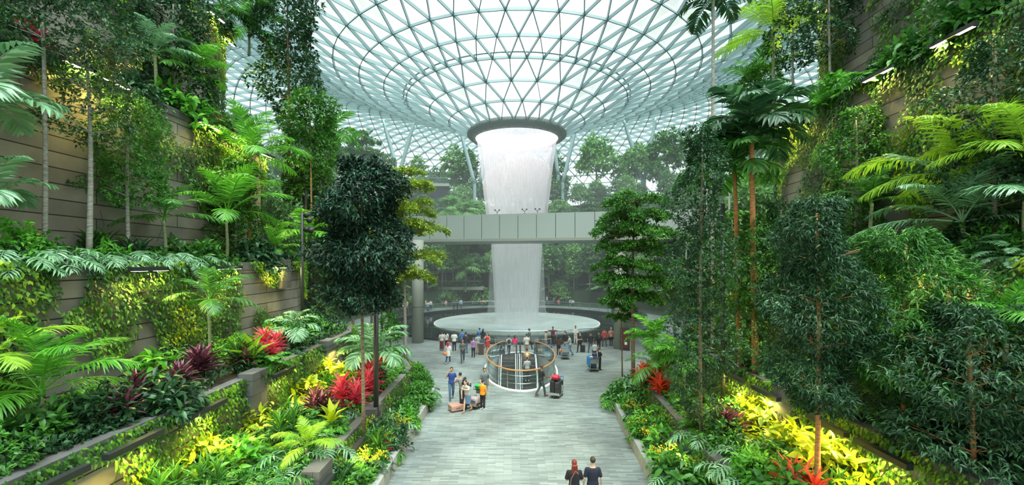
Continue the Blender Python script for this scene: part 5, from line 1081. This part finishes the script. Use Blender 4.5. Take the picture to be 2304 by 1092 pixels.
# ---------------------------------------------------------------- luggage
def case(o, c, d, col, rz=0, wheels=True, lie=False):
    pass
def suitcase(px, fy, d, col, label, rz=0, lie=False, handle=True):
    Y = EYE*F/(fy-590); o = empty('suitcase', ((px-1152)*Y/F, Y, 0), rz); tag(o, label, 'suitcase'); wdt, dep, hgt = d; zz = .05
    m = MB().box((0, 0, zz+hgt/2), d); s = m.build('shell', cloth(col, .45), o); bv = s.modifiers.new('bevel', 'BEVEL'); bv.width = .035; bv.segments = 3
    m = MB()
    for i in range(5):
        if lie: m.box((-wdt/2+wdt*(i+.5)/5, 0, zz+hgt+.004), (.02, dep*.9, .012))
        else: m.box((-wdt/2+wdt*(i+.5)/5, -dep/2-.004, zz+hgt/2), (.015, .012, hgt*.9))
    m.build('ribs', cloth(tuple(x*.8 for x in col), .45), o); MB().box((0, 0, zz+hgt*.5), (wdt+.01, dep+.01, .02) if lie else (.02, dep*.0+.02, hgt)).build('zip_band', CHROME if lie else BLACK, o)
    for sx in (-1, 1):
        for sy in (-1, 1): MB().ball((sx*wdt*.42, sy*dep*.38, .03), (.05, .05, .06), 6).build('wheel', BLACK, o)
    if handle and not lie:
        MB().tube([(-.1, dep*.3, zz+hgt), (-.1, dep*.3, zz+hgt+.32), (.1, dep*.3, zz+hgt+.32), (.1, dep*.3, zz+hgt)], .012, 5).build('handle', CHROME, o)
    elif lie: MB().tube([(-.1, -dep/2-.0, zz+hgt*.5), (-.09, -dep/2-.04, zz+hgt*.5), (.09, -dep/2-.04, zz+hgt*.5), (.1, -dep/2, zz+hgt*.5)], .012, 5).build('handle', BLACK, o)
    return o
suitcase(1027, 924, (.72, .52, .28), (.50, .27, .21), 'tan-pink ribbed suitcase lying flat on the paving', .5, True)
suitcase(1236, 793, (.45, .28, .5), (.03, .10, .25), 'small blue suitcase beside the escalator guard', .1)
suitcase(1311, 793, (.36, .25, .55), (.02, .02, .02), 'black cabin suitcase standing behind the person in black', .2)
def trolley(px, fy, rz, label, load):
    Y = EYE*F/(fy-590); o = empty('luggage_trolley', ((px-1152)*Y/F, Y, 0), rz); tag(o, label, 'luggage trolley')
    m = MB(); m.box((0, 0, .2), (.6, .9, .03)); m.box((0, -.42, .26), (.6, .03, .12)); m.build('deck', CHROME, o)
    for q in (-.28, .28):
        MB().tube([(q, -.45, .2), (q, .38, .22), (q, .45, .6), (q, .52, 1.02)], .018, 6).build('side_tube', CHROME, o)
        MB().box((q, -.0, .15), (.04, .7, .03)).build('rail', CHROME, o)
    MB().tube([(-.3, .52, 1.02), (.3, .52, 1.02)], .025, 8).build('push_bar', cloth((.05, .12, .4), .4), o); MB().box((0, .46, .72), (.54, .02, .3)).build('back_panel', CHROME, o)
    m = MB(); m.box((0, .30, .85), (.5, .28, .02)); 
    for k in range(5): m.box((-.25+.125*k, .16, .92), (.012, .012, .16)); 
    m.box((0, .16, 1.0), (.52, .015, .015)); m.build('basket', CHROME, o)
    for q, y in ((-.27, .35), (.27, .35), (0, -.42)): MB().lathe([(.07, -.02), (.075, 0), (.07, .02), (.01, .02)], n=12).build('wheel', BLACK, o, loc=(q, y, .075), rot=(0, PI/2, 0))
    for nm, cat, c, d, z, col, lab in load:
        b = empty(nm, o.matrix_basis @ Vector((c[0], c[1], z)), rz+R.uniform(-.1, .1)); tag(b, lab, cat)
        s = MB().box((0, 0, d[2]/2), d).build('shell', cloth(col, .6), b); bv = s.modifiers.new('bevel', 'BEVEL'); bv.width = .05 if nm != 'soft_bag' else .12; bv.segments = 3
        MB().tube([(-.08, 0, d[2]), (-.07, 0, d[2]+.05), (.07, 0, d[2]+.05), (.08, 0, d[2])], .012, 5).build('handle', BLACK, b)
        MB().box((0, -d[1]/2-.004, d[2]*.5), (d[0]*.7, .015, .03)).build('zip', BLACK, b)
def mtx(): bpy.context.view_layer.update()
trolley(1251, 893, -PI/2+1.2, 'trolley loaded high with black bags pushed by the bald man', [('suitcase', 'suitcase', (-.13, -.1), (.26, .62, .75), .215, (.015, .015, .02), 'tall black suitcase on the trolley of the bald man'), ('suitcase', 'suitcase', (.15, -.1), (.26, .6, .68), .215, (.03, .03, .035), 'charcoal suitcase beside the tall black one on the same trolley'),
    ('soft_bag', 'bag', (0, -.12), (.42, .4, .26), .98, (.62, .02, .04), 'bright red bag on top of the black suitcases'), ('soft_bag', 'bag', (.02, .3), (.36, .22, .2), .87, (.08, .10, .35), 'blue and grey bag in the trolley basket of the bald man')])
trolley(1071, 917, -.5, 'silver trolley with a green bag beside the child in orange', [('soft_bag', 'bag', (0, .28), (.42, .3, .28), .87, (.02, .45, .10), 'green plastic shopping bag in the trolley basket'), ('soft_bag', 'bag', (0, -.05), (.46, .5, .36), .215, (.40, .32, .32), 'pinkish grey bag on the deck of the silver trolley')])
trolley(1335, 834, PI, 'trolley with blue bags standing in the open plaza on the right', [('suitcase', 'suitcase', (0, -.2), (.5, .3, .5), .215, (.03, .10, .22), 'dark blue suitcase low on the plaza trolley'), ('soft_bag', 'bag', (.3, .1), (.3, .5, .7), .35, (.03, .22, .55), 'bright blue tall bag at the side of the plaza trolley'), ('soft_bag', 'bag', (-.1, -.1), (.34, .34, .5), .72, (.04, .05, .09), 'navy backpack on top of the plaza trolley'), ('soft_bag', 'bag', (.18, .3), (.24, .2, .18), .87, (.7, .72, .75), 'white bag in the basket of the plaza trolley')])
trolley(1271, 807, PI, 'trolley seen from its basket side, in front of the woman with long hair', [('suitcase', 'suitcase', (0, -.15), (.45, .3, .62), .215, (.20, .27, .33), 'grey-blue suitcase on the trolley near the escalator'), ('soft_bag', 'bag', (.3, -.3), (.22, .3, .3), .4, (.8, .2, .06), 'orange bag hanging at the side of the trolley near the escalator')])
o = empty('litter_bin', ((1083-1152)*36/F, 36.0, 0)); tag(o, 'brown square litter bin beside the escalator guard', 'litter bin'); MB().box((0, 0, .45), (.38, .38, .9)).build('body', cloth((.09, .05, .035), .5), o); MB().box((0, 0, .92), (.42, .42, .05)).build('lid', CHROME, o)
# ---------------------------------------------------------------- poles
def pole(px, Y, z0, z1, r, lab, heads=()):
    o = empty('lamp_post', ((px-1152)*Y/F, Y, z0)); tag(o, lab, 'post'); MB().tube([(0, 0, 0), (0, 0, z1-z0)], r, 12).build('shaft', DSTEEL, o, True); MB().tube([(0, 0, 0), (0, 0, .12)], r*1.8, 12).build('base', DSTEEL, o)
    for (dx, dz) in heads:
        MB().tube([(0, 0, z1-z0+dz), (dx*.7, -.05, z1-z0+dz)], .03, 6).build('arm', DSTEEL, o)
        MB().tube([(dx, .05, z1-z0+dz+.06), (dx+.04*np.sign(dx), -.28, z1-z0+dz-.08)], [.10, .13], 12).build('spotlight', DSTEEL, o, True)
pole(680, 22, T_(2, -1), 9.95, .07, 'black post carrying security cameras and spotlights before the left slope', ((.28, -.1), (.42, -.35), (.28, -.8), (.5, -.85)))
pole(846, 17.5, T_(1, -1), 5.6, .10, 'thick dark post rising among the plants left of the path')
pole(1626, 17.5, T_(1, 1), 9.8, .08, 'black spotlight post behind the dark column tree', ((-.25, -.8), (-.3, -.45)))
# ---------------------------------------------------------------- amber lamps beyond the pool
for px, py in ((1308, 652), (1315, 652), (1328, 652), (922, 653), (1048, 655)):
    Y = 78; o = empty('amber_lamp', ((px-1152)*Y/F, Y-.5, EYE+(590-py)*Y/F)); tag(o, 'tiny amber ceiling lamp under the balcony beyond the pool', 'lamp', 'amber lamps beyond the pool')
    MB().ball((0, 0, 0), (.3, .3, .2), 6).build('bulb', emit('amber_glow', (1, .55, .18), 6), o); MB().tube([(0, 0, .1), (0, 0, .7)], .02, 5).build('stem', DSTEEL, o)
# ---------------------------------------------------------------- mist
HZ = 1
if HZ:
    m, nt, o_ = mat('mist'); v = nd(nt, 'VolumeScatter'); v.inputs['Color'].default_value = (.90, .97, 1, 1); v.inputs['Density'].default_value = .0042
    nt.links.new(v.outputs[0], o_.inputs['Volume'])
    b = MB().tube([(CX, CY+4, .02), (CX, CY+4, 22.0)], 34, 40); ob = b.build('mist', m); tag(ob, 'thin white mist hanging in the air around the waterfall', 'mist', None, 'stuff')
